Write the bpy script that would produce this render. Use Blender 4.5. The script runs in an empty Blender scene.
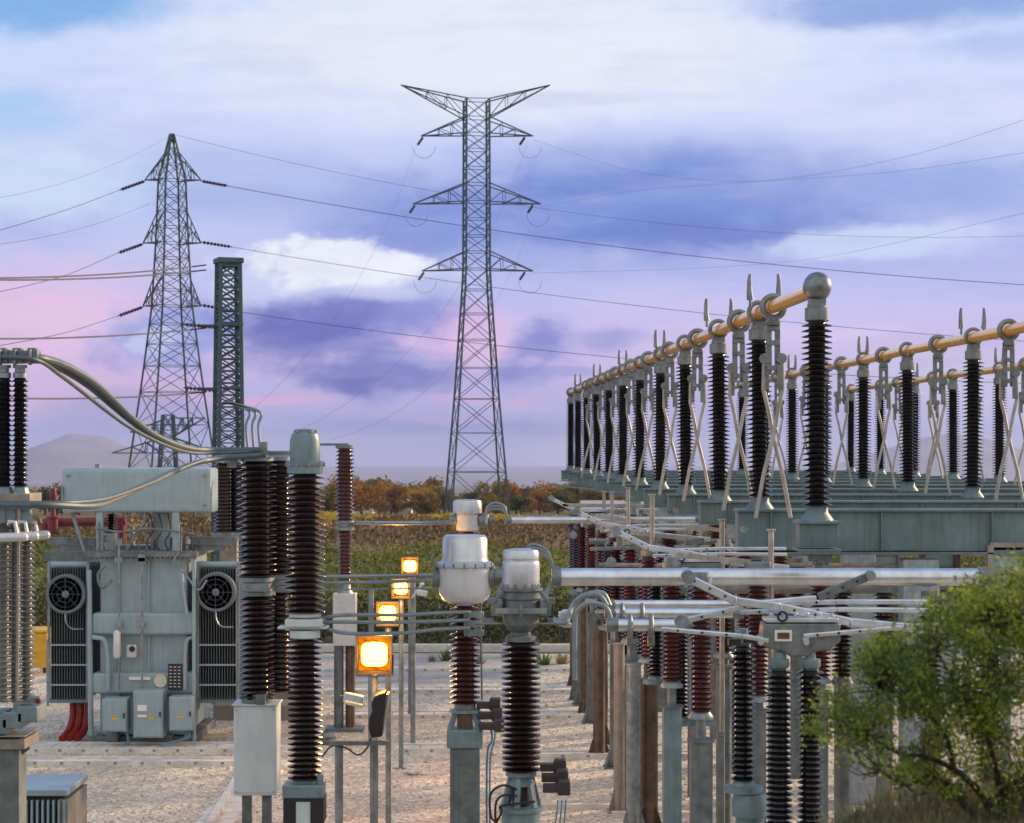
import bpy, math, random
from mathutils import Vector, Matrix, noise
random.seed(7)
R = math.radians
scene = bpy.context.scene
COL = scene.collection
F = 2000.0; CX = 512.0; HY = 445.0; CAMZ = 6.0

# ------------------------------------------------------------------ camera
cam_d = bpy.data.cameras.new('camera'); cam = bpy.data.objects.new('camera', cam_d); COL.objects.link(cam)
cam.location = (0, 0, CAMZ); cam.rotation_euler = (R(90), 0, 0)
cam_d.sensor_width = 36; cam_d.lens = 36 * F / 1024; cam_d.shift_y = (HY - 411.5) / 1024
cam_d.clip_start = .1; cam_d.clip_end = 100000
cam_d.dof.use_dof = True; cam_d.dof.focus_distance = 31; cam_d.dof.aperture_fstop = 4.0
scene.camera = cam
scene.view_settings.view_transform = 'Standard'; scene.view_settings.look = 'None'
scene.view_settings.gamma = 1; scene.view_settings.use_curve_mapping = False
scene.view_settings.exposure = 0.12

SUN_AZ, SUN_EL = 56, 17       # to the right of and beyond the picture
# ------------------------------------------------------------------ sky
def lin(c):
    return tuple(((v/255)/12.92 if v/255 <= .04045 else ((v/255+.055)/1.055)**2.4) for v in c)
W = bpy.data.worlds.new('World'); scene.world = W; W.use_nodes = True
nt = W.node_tree; nt.nodes.clear()
def N(t, **k):
    n = nt.nodes.new(t)
    for a, b in k.items(): setattr(n, a, b)
    return n
def L(a, b): nt.links.new(a, b)
def M(op, a, b=None, c=None):
    n = N('ShaderNodeMath', operation=op)
    for i, v in enumerate((a, b, c)):
        if v is None: continue
        if isinstance(v, (int, float)): n.inputs[i].default_value = v
        else: L(v, n.inputs[i])
    return n.outputs[0]
tc = N('ShaderNodeTexCoord'); sp = N('ShaderNodeSeparateXYZ'); L(tc.outputs['Generated'], sp.inputs[0])
x, y, z = sp.outputs
az = M('ARCTAN2', x, y)
rad = M('MAXIMUM', M('SQRT', M('ADD', M('MULTIPLY', x, x), M('MULTIPLY', y, y))), .05)
el = M('DIVIDE', z, rad)
px = M('ADD', M('MULTIPLY', az, 2030.0), CX); py = M('SUBTRACT', HY, M('MULTIPLY', el, 2000.0))
cmb = N('ShaderNodeCombineXYZ'); L(px, cmb.inputs[0]); L(py, cmb.inputs[1])
P0 = cmb.outputs[0]
def vm(op, a, b):
    n = N('ShaderNodeVectorMath', operation=op)
    for i, v in enumerate((a, b)):
        if isinstance(v, tuple): n.inputs[i].default_value = v
        else: L(v, n.inputs[i])
    return n
def noise_tex(vec, scale, detail, rough=.55, stretch=(1, 1, 1)):
    s = vm('MULTIPLY', vec, tuple(v*scale for v in stretch))
    n = N('ShaderNodeTexNoise'); n.inputs['Scale'].default_value = 1; n.inputs['Detail'].default_value = detail
    n.inputs['Roughness'].default_value = rough; L(s.outputs[0], n.inputs['Vector'])
    return n
n1 = noise_tex(P0, 1/110, 5, .55, (.7, 1.3, 1))
w1 = vm('SUBTRACT', n1.outputs['Color'], (.5, .5, .5)); w1 = vm('MULTIPLY', w1.outputs[0], (120, 60, 0))
Pw = vm('ADD', P0, w1.outputs[0]).outputs[0]
n2 = noise_tex(P0, 1/34, 6, .6, (.8, 1.2, 1)); fine = M('SUBTRACT', n2.outputs['Fac'], .5)
n4 = noise_tex(P0, 1/70, 8, .62, (.30, 1.7, 1)); wisp = M('SUBTRACT', n4.outputs['Fac'], .5)
n3 = noise_tex(P0, 1/260, 4, .5, (.25, 1.5, 1)); streak = M('SUBTRACT', n3.outputs['Fac'], .5)
spw = N('ShaderNodeSeparateXYZ'); L(Pw, spw.inputs[0])
yr = M('ADD', M('MULTIPLY', py, .7), M('MULTIPLY', spw.outputs[1], .3))
fac = M('DIVIDE', M('ADD', yr, 500), 1000)
ramp = N('ShaderNodeValToRGB'); L(fac, ramp.inputs[0])
stops = [(-500, (110, 150, 214)), (-120, (146, 180, 230)), (20, (190, 210, 244)), (110, (206, 216, 246)), (200, (162, 180, 232)), (290, (180, 184, 234)),
         (350, (204, 186, 230)), (400, (180, 174, 222)), (450, (148, 156, 206)), (490, (150, 150, 194))]
cr = ramp.color_ramp; cr.elements[0].position = 0; cr.elements[0].color = lin(stops[0][1]) + (1,)
cr.elements[1].position = (stops[-1][0]+500)/1000; cr.elements[1].color = lin(stops[-1][1]) + (1,)
for yy, c in stops[1:-1]:
    e = cr.elements.new((yy+500)/1000); e.color = lin(c) + (1,)
cur = ramp.outputs[0]
def mix(f, a, b):
    n = N('ShaderNodeMix', data_type='RGBA'); n.clamp_factor = True
    if isinstance(f, float): n.inputs['Factor'].default_value = f
    else: L(f, n.inputs['Factor'])
    for s, v in ((6, a), (7, b)):
        if isinstance(v, tuple): n.inputs[s].default_value = lin(v) + (1,)
        else: L(v, n.inputs[s])
    return n.outputs[2]
cur = mix(M('MULTIPLY', M('MAXIMUM', streak, 0.0), 2.2), cur, (222, 226, 244))
# cx, cy, rx, ry, colour, strength, softness, fine-noise
blobs = [
 (500, 40, 470, 105, (228, 231, 246), .95, .75, .35), (0, 10, 200, 48, (112, 168, 226), .85, .6, .4), (10, 120, 120, 40, (150, 192, 236), .65, .8, .5),
 (40, 190, 160, 60, (204, 223, 244), .8, .8, .5), (300, 95, 150, 10, (206, 212, 240), .6, .8, .6), (560, 95, 240, 9, (208, 212, 240), .6, .8, .6), (640, 205, 400, 78, (112, 138, 212), .95, .85, .3), (420, 225, 140, 60, (120, 142, 212), .75, .8, .4),
 (700, 235, 210, 26, (92, 116, 198), .7, .8, .5), (560, 185, 160, 14, (102, 126, 204), .6, .8, .6), (760, 140, 200, 10, (184, 198, 238), .6, .8, .6), (560, 262, 140, 8, (150, 164, 224), .6, .8, .6),
 (900, 12, 190, 30, (132, 158, 218), .9, .7, .45), (1000, 60, 90, 30, (162, 184, 230), .6, .8, .4), (930, 110, 260, 34, (206, 214, 242), .55, .9, .5), (880, 245, 150, 20, (196, 211, 243), .9, .6, .7),
 (960, 195, 130, 34, (142, 166, 226), .7, .9, .4), (260, 190, 150, 50, (168, 182, 230), .55, .9, .4), (30, 320, 200, 75, (230, 190, 226), .85, .8, .5), (170, 268, 90, 12, (200, 190, 230), .6, .8, .7),
 (60, 395, 200, 40, (212, 176, 216), .75, .8, .5), (700, 320, 260, 45, (200, 190, 234), .7, .9, .4), (165, 338, 100, 44, (136, 154, 216), .85, .6, .9),
 (150, 345, 40, 22, (196, 204, 238), .7, .5, 1.0), (470, 338, 85, 45, (218, 182, 224), .85, .7, .6), (335, 290, 128, 44, (196, 204, 238), .95, .30, 1.0), (335, 266, 95, 32, (236, 239, 251), .98, .5, 1.0), (420, 300, 50, 26, (176, 186, 230), .85, .5, 1.0),
 (350, 322, 140, 34, (126, 136, 208), .9, .75, .7), (298, 338, 100, 48, (94, 102, 184), .95, .85, .6), (385, 376, 110, 32, (108, 116, 192), .95, .75, .7), (350, 386, 60, 12, (88, 96, 176), .7, .9, .6), (420, 366, 60, 10, (150, 156, 214), .6, .9, .9), (365, 300, 70, 14, (206, 212, 242), .75, .8, 1.0), (330, 352, 90, 8, (132, 138, 206), .6, .9, .9),
 (412, 345, 40, 8, (206, 180, 224), .75, .6, .8), (260, 402, 120, 9, (220, 172, 212), .75, .8, .6), (500, 400, 90, 7, (210, 172, 216), .6, .8, .6), (555, 338, 42, 36, (120, 128, 202), .9, .85, .8), (530, 374, 54, 18, (122, 130, 202), .9, .85, .8),
 (612, 342, 40, 18, (136, 142, 208), .7, .9, .8), (575, 372, 30, 10, (150, 150, 212), .7, .5, 1.0), (470, 432, 260, 22, (126, 138, 196), .8, .8, .5), (575, 455, 70, 20, (192, 192, 226), .85, .5, .9), (430, 418, 130, 5, (190, 164, 210), .6, .8, .6),
 (430, 456, 160, 5, (160, 156, 202), .7, .8, .6), (960, 390, 190, 70, (190, 188, 220), .6, .9, .4), (800, 330, 120, 14, (212, 196, 232), .6, .8, .8), (130, 420, 100, 26, (160, 156, 202), .7, .5, .5)]
for cx, cy, rx, ry, c, st, soft, fn in blobs:
    d = vm('SUBTRACT', Pw, (cx, cy, 0)); d = vm('DIVIDE', d.outputs[0], (rx, ry, 1))
    ln = N('ShaderNodeVectorMath', operation='LENGTH'); L(d.outputs[0], ln.inputs[0])
    dd = M('ADD', ln.outputs['Value'], M('MULTIPLY', fine, fn*1.5))
    mr = N('ShaderNodeMapRange', interpolation_type='SMOOTHSTEP'); L(dd, mr.inputs[0])
    mr.inputs[1].default_value = 1.05; mr.inputs[2].default_value = 1.05-soft; mr.inputs[3].default_value = 0; mr.inputs[4].default_value = st
    cur = mix(mr.outputs[0], cur, c)
cur = mix(M('MULTIPLY', M('MAXIMUM', wisp, 0.0), .9), cur, (220, 222, 244)); cur = mix(M('MULTIPLY', M('MAXIMUM', M('MULTIPLY', wisp, -1.0), 0.0), .8), cur, (104, 120, 196))
sky = N('ShaderNodeTexSky', sky_type='NISHITA'); sky.sun_disc = False
sky.sun_elevation = R(SUN_EL); sky.sun_rotation = R(SUN_AZ); sky.air_density = 1.2; sky.dust_density = 2
hs = N('ShaderNodeVectorMath', operation='SCALE'); L(sky.outputs[0], hs.inputs[0]); hs.inputs['Scale'].default_value = .10
tot = N('ShaderNodeMix', data_type='RGBA'); tot.inputs['Factor'].default_value = .95
L(hs.outputs[0], tot.inputs[6]); L(cur, tot.inputs[7])
# unseen sky overhead and behind the photographer, brightened to fill the front faces
bk = N('ShaderNodeMapRange', interpolation_type='SMOOTHSTEP'); L(y, bk.inputs[0]); bk.inputs[1].default_value = .55; bk.inputs[2].default_value = -.35; bk.inputs[3].default_value = 0; bk.inputs[4].default_value = 1
bt = N('ShaderNodeMix', data_type='RGBA'); L(bk.outputs[0], bt.inputs['Factor']); L(tot.outputs[2], bt.inputs[6]); bt.inputs[7].default_value = (.84, .84, .86, 1)
bg = N('ShaderNodeBackground'); L(bt.outputs[2], bg.inputs[0]); bg.inputs[1].default_value = 1.0
wo = N('ShaderNodeOutputWorld'); L(bg.outputs[0], wo.inputs[0])

sd = bpy.data.lights.new('sun', 'SUN'); so = bpy.data.objects.new('sun', sd); COL.objects.link(so)
sd.energy = 5.0; sd.angle = R(2.5); sd.color = (1, .70, .42)
sv = Vector((math.sin(R(SUN_AZ))*math.cos(R(SUN_EL)), math.cos(R(SUN_AZ))*math.cos(R(SUN_EL)), math.sin(R(SUN_EL))))
so.rotation_euler = sv.to_track_quat('Z', 'Y').to_euler()

# ------------------------------------------------------------------ materials
def mat(name, col, rough=.55, metal=0.0, var=.18, scale=3.0, col2=None, bump=0.0, bscale=40, streak=0.0, emis=None, estr=0, coat=0, trans=0, spec=.5, objvar=0):
    m = bpy.data.materials.new(name); m.use_nodes = True; t = m.node_tree; b = t.nodes['Principled BSDF']
    b.inputs['Roughness'].default_value = rough; b.inputs['Metallic'].default_value = metal
    b.inputs['Specular IOR Level'].default_value = spec; b.inputs['Coat Weight'].default_value = coat; b.inputs['Coat Roughness'].default_value = .08
    tcn = t.nodes.new('ShaderNodeTexCoord'); geo = t.nodes.new('ShaderNodeNewGeometry')
    n = t.nodes.new('ShaderNodeTexNoise'); n.inputs['Scale'].default_value = scale; n.inputs['Detail'].default_value = 7; n.inputs['Roughness'].default_value = .62
    t.links.new(geo.outputs['Position'], n.inputs['Vector'])
    r = t.nodes.new('ShaderNodeValToRGB'); e = r.color_ramp.elements
    e[0].position = .32; e[1].position = .68
    c2 = col2 or tuple(min(1, v*(1+var)) for v in col)
    c1 = tuple(v*(1-var) for v in col)
    e[0].color = c1 + (1,); e[1].color = c2 + (1,)
    t.links.new(n.outputs['Fac'], r.inputs[0]); out = r.outputs[0]
    if streak:
        mp = t.nodes.new('ShaderNodeMapping'); mp.inputs['Scale'].default_value = (9, 9, .7); t.links.new(geo.outputs['Position'], mp.inputs[0])
        n2 = t.nodes.new('ShaderNodeTexNoise'); n2.inputs['Scale'].default_value = 1.6; n2.inputs['Detail'].default_value = 5; t.links.new(mp.outputs[0], n2.inputs['Vector'])
        mr = t.nodes.new('ShaderNodeMapRange'); mr.inputs[1].default_value = .5; mr.inputs[2].default_value = .72; mr.inputs[3].default_value = 0; mr.inputs[4].default_value = streak
        t.links.new(n2.outputs['Fac'], mr.inputs[0])
        mx = t.nodes.new('ShaderNodeMix'); mx.data_type = 'RGBA'; t.links.new(mr.outputs[0], mx.inputs['Factor']); t.links.new(out, mx.inputs[6])
        mx.inputs[7].default_value = (col[0]*.45+.02, col[1]*.38+.008, col[2]*.3, 1); out = mx.outputs[2]
    if objvar:
        oi = t.nodes.new('ShaderNodeObjectInfo'); mr = t.nodes.new('ShaderNodeMapRange'); mr.inputs[3].default_value = 1-objvar; mr.inputs[4].default_value = 1+objvar
        t.links.new(oi.outputs['Random'], mr.inputs[0]); sc = t.nodes.new('ShaderNodeVectorMath'); sc.operation = 'SCALE'
        t.links.new(out, sc.inputs[0]); t.links.new(mr.outputs[0], sc.inputs['Scale']); out = sc.outputs[0]
    t.links.new(out, b.inputs['Base Color'])
    mr = t.nodes.new('ShaderNodeMapRange'); mr.inputs[3].default_value = max(0, rough-.1); mr.inputs[4].default_value = min(1, rough+.12)
    t.links.new(n.outputs['Fac'], mr.inputs[0]); t.links.new(mr.outputs[0], b.inputs['Roughness'])
    if bump:
        n3 = t.nodes.new('ShaderNodeTexNoise'); n3.inputs['Scale'].default_value = bscale; n3.inputs['Detail'].default_value = 4
        t.links.new(geo.outputs['Position'], n3.inputs['Vector'])
        bp = t.nodes.new('ShaderNodeBump'); bp.inputs['Strength'].default_value = bump; bp.inputs['Distance'].default_value = .03
        t.links.new(n3.outputs['Fac'], bp.inputs['Height']); t.links.new(bp.outputs[0], b.inputs['Normal'])
    if emis:
        b.inputs['Emission Color'].default_value = emis + (1,); b.inputs['Emission Strength'].default_value = estr
    if trans:
        # thin leaf: some light passes through
        tr = t.nodes.new('ShaderNodeBsdfTranslucent'); t.links.new(out, tr.inputs[0])
        ms = t.nodes.new('ShaderNodeMixShader'); ms.inputs[0].default_value = trans
        t.links.new(b.outputs[0], ms.inputs[1]); t.links.new(tr.outputs[0], ms.inputs[2])
        t.links.new(ms.outputs[0], t.nodes['Material Output'].inputs[0])
    return m
K = {}
K['galv'] = mat('galvanised_steel', (.24, .28, .30), .42, .6, .35, 6, bump=.15, bscale=30, streak=.4)
K['galv_dull'] = mat('dull_galvanised', (.15, .18, .19), .55, .35, .35, 5, streak=.4, bump=.1)
K['bright'] = mat('bright_aluminium', (.60, .65, .70), .32, .85, .18, 4, streak=.15)
K['alu'] = mat('cast_aluminium', (.19, .215, .22), .42, .55, .3, 8, streak=.3)
K['busbar'] = mat('busbar_warm_sheen', (.95, .46, .03), .25, .25, .06, 1.2, coat=.7)  # orange base colour stands in for warm light reflected along the tubes
K['teal'] = mat('teal_steel', (.045, .085, .095), .55, .2, .25, 4, streak=.2)
K['beam'] = mat('gantry_steel', (.12, .185, .20), .5, .25, .2, 2.5, streak=.5)
K['tpaint'] = mat('transformer_paint', (.27, .37, .42), .36, 0, .08, 3, streak=.28, bump=.08)
K['radiator'] = mat('radiator_paint', (.10, .13, .145), .5, 0, .15, 3)
K['dark'] = mat('dark_void', (.02, .024, .028), .7)
K['porc'] = mat('brown_porcelain', (.017, .006, .004), .22, 0, .4, 5, coat=.35, objvar=.2)
K['black'] = mat('black_porcelain', (.006, .005, .006), .22, 0, .4, 5, coat=.3, objvar=.2)
K['red'] = mat('red_porcelain', (.070, .012, .009), .24, 0, .3, 5, coat=.3, objvar=.25)
K['greyporc'] = mat('grey_porcelain', (.16, .16, .15), .35, 0, .3, 5, coat=.3)
K['white'] = mat('white_enamel', (.62, .64, .66), .28, .15, .06, 3, streak=.22)
K['brushed'] = mat('brushed_cover', (.55, .58, .60), .34, .75, .12, 5, streak=.2)
K['cab'] = mat('cabinet_paint', (.55, .62, .63), .5, 0, .07, 3, streak=.15)
K['pot'] = mat('transformer_head_paint', (.17, .25, .28), .4, .15, .2, 4, streak=.35)
K['rust'] = mat('rusty_steel', (.10, .068, .05), .5, .4, .3, 5, col2=(.175, .115, .08), bump=.08, bscale=60)
K['beige'] = mat('beige_steel', (.27, .25, .215), .5, .3, .25, 6, streak=.25)
K['greycol'] = mat('grey_concrete', (.27, .33, .37), .75, 0, .22, 6, bump=.3, streak=.35)
K['conc'] = mat('pale_concrete', (.60, .58, .54), .85, 0, .2, 4, bump=.3, bscale=20)
K['plinth'] = mat('plinth_render', (.26, .24, .21), .85, 0, .2, 3, streak=.3)
K['rubber'] = mat('black_rubber', (.015, .015, .016), .5)
K['plastic'] = mat('dark_plastic', (.045, .035, .04), .4)
K['blue'] = mat('blue_cable', (.10, .24, .36), .45)
K['redcab'] = mat('red_sleeve', (.26, .014, .012), .45)
K['redp'] = mat('red_pipe_paint', (.15, .012, .02), .4, streak=.3)
K['cable'] = mat('grey_conductor', (.20, .25, .28), .5, .3, .15, 8)
K['cable2'] = mat('dark_conductor', (.085, .12, .14), .55, .25, .2, 8)  # darker grey than the other conductors, for the curving cables at left
K['wire'] = mat('overhead_conductor', (.05, .06, .09), .6, .2)
K['yellow'] = mat('yellow_paint', (.62, .34, .02), .5)
K['warn'] = mat('warning_yellow', (.8, .52, .02), .5, var=.05)
K['plate'] = mat('black_plate', (.02, .02, .02), .4)
K['label'] = mat('white_label', (.75, .75, .75), .5, var=.03)
K['steelX'] = mat('pale_arm_metal', (.36, .345, .31), .45, .35, .25, 6, streak=.5)
K['bark'] = mat('bark', (.05, .035, .025), .9, 0, .3, 12, bump=.4)
K['leaf'] = mat('mastic_leaf', (.13, .23, .02), .5, 0, .5, 9, trans=.5, col2=(.38, .46, .045))
K['leaf2'] = mat('dark_leaf', (.06, .12, .02), .5, 0, .4, 8, trans=.4)
K['treeA'] = mat('far_tree_leaf', (.16, .14, .03), .8, 0, .5, .5, trans=.35, objvar=.4, col2=(.36, .25, .045))
K['treeB'] = mat('far_dark_leaf', (.075, .095, .028), .8, 0, .4, .5, trans=.25, objvar=.3, col2=(.15, .15, .04))
K['treeC'] = mat('far_orange_lit_leaf', (.24, .13, .02), .8, 0, .5, .5, trans=.25, objvar=.3, col2=(.50, .25, .03))  # orange of the low sun is put into this leaf colour
K['scrub'] = mat('field_leaf', (.08, .115, .018), .7, 0, .6, .16, trans=.3, col2=(.22, .22, .04))
K['scrubbrown'] = mat('dry_scrub', (.12, .08, .04), .8, 0, .5, .3, trans=.25, col2=(.22, .15, .07))
K['mustard'] = mat('yellow_flower', (.42, .30, .02), .7, 0, .4, .5, trans=.3)
K['hedge'] = mat('hedge_leaf', (.04, .05, .016), .7, 0, .5, 1.5, trans=.2, col2=(.10, .11, .03))
K['dry'] = mat('dry_grass', (.26, .22, .13), .8, 0, .4, 6, trans=.3)
K['weed'] = mat('weed_leaf', (.09, .15, .035), .6, 0, .4, 12, trans=.3)
K['wall'] = mat('white_wall', (.6, .58, .54), .8, 0, .1, 1)
K['roof'] = mat('roof_sheet', (.32, .33, .36), .7)
K['roofr'] = mat('roof_tile', (.22, .12, .08), .8)
K['glow'] = mat('reflector_glow', (.5, .2, .02), .4, emis=(1, .24, .004), estr=2.6)
K['bulb'] = mat('lamp_glow', (1, .8, .4), .4, emis=(1, .50, .045), estr=5.5)
K['mount'] = mat('mountain_rock', (.13, .12, .09), .95, 0, .5, .004, col2=(.26, .22, .16))

# ------------------------------------------------------------------ mesh builder
ORG = {}
class MB:
    def __init__(s): s.v = []; s.f = []; s.m = []; s.mi = 0
    def add(s, vs, fs):
        o = len(s.v); s.v += [tuple(p) for p in vs]; s.f += [tuple(o+i for i in f) for f in fs]; s.m += [s.mi]*len(fs); return s
    def box(s, c, d, rz=0, ry=0, rx=0):
        m = Matrix.Rotation(rz, 3, 'Z') @ Matrix.Rotation(ry, 3, 'Y') @ Matrix.Rotation(rx, 3, 'X'); c = Vector(c)
        vs = [c + m @ Vector((sx*d[0]/2, sy*d[1]/2, sz*d[2]/2)) for sx in (-1, 1) for sy in (-1, 1) for sz in (-1, 1)]
        return s.add(vs, [(0, 1, 3, 2), (4, 6, 7, 5), (0, 4, 5, 1), (2, 3, 7, 6), (0, 2, 6, 4), (1, 5, 7, 3)])
    def beam(s, a, b, w, h, up=(0, 0, 1)):
        a, b = Vector(a), Vector(b); d = (b-a).normalized(); up = Vector(up)
        if abs(d.dot(up)) > .98: up = Vector((0, 1, 0))
        q = d.cross(up).normalized(); u = q.cross(d)
        vs = [p + q*sx*w/2 + u*sz*h/2 for p in (a, b) for sx, sz in ((-1, -1), (1, -1), (1, 1), (-1, 1))]
        return s.add(vs, [(3, 2, 1, 0), (4, 5, 6, 7), (0, 1, 5, 4), (1, 2, 6, 5), (2, 3, 7, 6), (3, 0, 4, 7)])
    def tube(s, a, b, r, n=12, r1=None):
        return s.path([a, b], r, n, r1)
    def path(s, pts, r, n=8, r1=None):
        pts = [Vector(p) for p in pts]; r1 = r if r1 is None else r1; vs = []; fs = []
        t0 = (pts[1]-pts[0]).normalized(); up = Vector((0, 0, 1)) if abs(t0.z) < .9 else Vector((0, 1, 0))
        q = t0.cross(up).normalized(); k = len(pts)
        for i, p in enumerate(pts):
            t = (pts[min(i+1, k-1)] - pts[max(i-1, 0)]).normalized()
            q = (q - t*q.dot(t)).normalized(); u = t.cross(q); rr = r + (r1-r)*i/(k-1)
            for j in range(n):
                an = 2*math.pi*j/n; vs.append(p + (q*math.cos(an) + u*math.sin(an))*rr)
        for i in range(k-1):
            for j in range(n):
                j2 = (j+1) % n; fs.append((i*n+j, i*n+j2, (i+1)*n+j2, (i+1)*n+j))
        fs.append(tuple(range(n-1, -1, -1))); fs.append(tuple((k-1)*n+j for j in range(n)))
        return s.add(vs, fs)
    def lathe(s, prof, c=(0, 0, 0), n=20, axis='z'):
        c = Vector(c); vs = []; fs = []
        for r, z_ in prof:
            for j in range(n):
                a = 2*math.pi*j/n; ca, sa = r*math.cos(a), r*math.sin(a)
                vs.append(c + (Vector((ca, sa, z_)) if axis == 'z' else Vector((z_, ca, sa)) if axis == 'x' else Vector((ca, z_, sa))))
        flip = axis == 'y'
        for i in range(len(prof)-1):
            for j in range(n):
                j2 = (j+1) % n; f = (i*n+j, i*n+j2, (i+1)*n+j2, (i+1)*n+j); fs.append(f[::-1] if flip else f)
        k = len(prof)-1
        a_ = tuple(range(n-1, -1, -1)); b_ = tuple(k*n+j for j in range(n))
        if prof[0][0] > 1e-4: fs.append(a_[::-1] if flip else a_)
        if prof[-1][0] > 1e-4: fs.append(b_[::-1] if flip else b_)
        return s.add(vs, fs)
    def ring(s, c, R_, r, axis='y', n=20, k=6, a0=0, a1=360):
        pts = []
        for i in range(n+1):
            a = R(a0 + (a1-a0)*i/n); ca, sa = R_*math.cos(a), R_*math.sin(a)
            pts.append(Vector(c) + (Vector((ca, 0, sa)) if axis == 'y' else Vector((ca, sa, 0)) if axis == 'z' else Vector((0, ca, sa))))
        return s.path(pts, r, k)
    def build(s, name, m, parent=None, org=(0, 0, 0), bevel=0, smooth=True, label=None):
        o_ = Vector(ORG[parent.name]) if parent else Vector(org)
        me = bpy.data.meshes.new(name); me.from_pydata([tuple(Vector(p)-o_) for p in s.v], [], s.f)
        ms = m if isinstance(m, (list, tuple)) else [m]
        for q in ms: me.materials.append(K[q] if isinstance(q, str) else q)
        if len(ms) > 1: me.polygons.foreach_set('material_index', s.m)
        if smooth:
            me.polygons.foreach_set('use_smooth', [True]*len(s.f)); me.set_sharp_from_angle(angle=R(38))
        me.update()
        o = bpy.data.objects.new(name, me); COL.objects.link(o)
        if parent: o.parent = parent
        else: o.location = o_
        if bevel:
            bv = o.modifiers.new('bevel', 'BEVEL'); bv.width = bevel; bv.segments = 2; bv.limit_method = 'ANGLE'; bv.angle_limit = R(50)
        ORG[o.name] = tuple(o_)
        if label: o['label'] = label
        return o
def tag(o, label, cat, group=None, kind=None):
    if label: o['label'] = label
    if cat: o['category'] = cat
    if group: o['group'] = group
    if kind: o['kind'] = kind
    return o
def thing(name, label, cat, loc=(0, 0, 0), group=None, rz=0):
    o = bpy.data.objects.new(name, None); COL.objects.link(o); o.location = loc; o.rotation_euler = (0, 0, rz)
    o.empty_display_size = .3; ORG[o.name] = tuple(loc); return tag(o, label, cat, group)
def struct(name, mb, m, **k):
    o = mb.build(name, m, **k); o['kind'] = 'structure'; return o
def copy_tree(o, parent=None):
    c = o.copy(); COL.objects.link(c); c.parent = parent
    for ch in list(KIDS(o)): copy_tree(ch, c)
    return c
def KIDS(o): return [q for q in COL.objects if q.parent == o]
def dup(root, loc, label, group=None, rz=0, scale=None):
    c = copy_tree(root); c.location = loc; c.rotation_euler = (0, 0, rz); c['label'] = label
    if group: c['group'] = group
    if scale: c.scale = scale
    return c
def P(x, y, Y): return Vector(((x-CX)*Y/F, Y, CAMZ-(y-HY)*Y/F))
def ZY(y, Y): return CAMZ-(y-HY)*Y/F
def XX(x, Y): return (x-CX)*Y/F
def spline(pts, n=10):
    pts = [Vector(p) for p in pts]; q = [pts[0]*2-pts[1]] + pts + [pts[-1]*2-pts[-2]]; out = []
    for i in range(1, len(q)-2):
        for k in range(n):
            t = k/n; a, b, c, d = q[i-1:i+3]
            out.append(.5*((2*b)+(c-a)*t+(2*a-5*b+4*c-d)*t*t+(3*b-a-3*c+d)*t**3))
    return out + [pts[-1]]
def sag(a, b, drop, n=16):
    a, b = Vector(a), Vector(b); return [a.lerp(b, i/n) - Vector((0, 0, 4*drop*(i/n)*(1-i/n))) for i in range(n+1)]
def sheds(h, rc, rs, pitch=.068, z0=0, alt=False):
    n = max(3, int(round(h/pitch))); p = h/n; pr = []
    for i in range(n):
        z_ = z0+i*p; r = rs if not (alt and i % 2) else rc+(rs-rc)*.72
        r *= 1.05; pr += [(rc*.94, z_), (rc*.94, z_+.34*p), (r-.004, z_+.22*p), (r, z_+.29*p), (r-.006, z_+.38*p), (rc*.94+.006, z_+.72*p)]
    return pr + [(rc*.94, z0+h)]
ORD = ['first', 'second', 'third', 'fourth', 'fifth', 'sixth', 'seventh', 'eighth', 'ninth', 'tenth', 'eleventh', 'twelfth', 'thirteenth', 'fourteenth', 'fifteenth', 'sixteenth', 'seventeenth', 'eighteenth', 'nineteenth', 'twentieth', 'twenty first', 'twenty second', 'twenty third', 'twenty fourth', 'twenty fifth']

# ------------------------------------------------------------------ terrain
def sstep(a, b, t): t = min(1, max(0, (t-a)/(b-a))); return t*t*(3-2*t)
def tz(X, Y):
    h = 0.0
    if Y < 18: h = (3.5 + .68*sstep(.9, 2.1, X) + .05*noise.noise(Vector((X*.8, Y*.8, 0)))) * (1 - sstep(10.2, 17.2, Y))
    pts = [(60, 0), (180, -.75), (230, -2.05), (350, -6), (1500, -40), (8000, -150), (60000, -150)]
    if Y > 60:
        for (a, za), (b, zb) in zip(pts, pts[1:]):
            if a <= Y <= b: h = za + (zb-za)*(Y-a)/(b-a); break
        else: h = -150
    return h
ys = [-3000, -1000, -300, -100, -40, -15, -5, 0] + [1+i*.5 for i in range(38)] + [22, 26, 30, 36, 42, 50, 57, 60, 70, 85, 100, 120, 140, 160, 180, 205, 230, 260, 300, 350, 450, 600, 900, 1500, 2500, 4500, 8000, 11000, 14500]
g = MB(); nc = 90; vs = []; fs = []
for Y in ys:
    wd = 16 + abs(Y)*1.1
    for i in range(nc+1):
        X = (i/nc*2-1)*wd; vs.append((X, Y, tz(X, Y)))
for j in range(len(ys)-1):
    for i in range(nc): a = j*(nc+1)+i; fs.append((a, a+1, a+nc+2, a+nc+1))
g.add(vs, fs)
gm = bpy.data.materials.new('terrain'); gm.use_nodes = True; t = gm.node_tree; b = t.nodes['Principled BSDF']; b.inputs['Roughness'].default_value = .95; b.inputs['Specular IOR Level'].default_value = .1
def tn(ty, **k):
    n = t.nodes.new(ty)
    for a, c in k.items(): setattr(n, a, c)
    return n
geo = tn('ShaderNodeNewGeometry'); spx = tn('ShaderNodeSeparateXYZ'); t.links.new(geo.outputs['Position'], spx.inputs[0])
na = tn('ShaderNodeTexNoise'); na.inputs['Scale'].default_value = .03; na.inputs['Detail'].default_value = 5; t.links.new(geo.outputs['Position'], na.inputs['Vector'])
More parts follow.
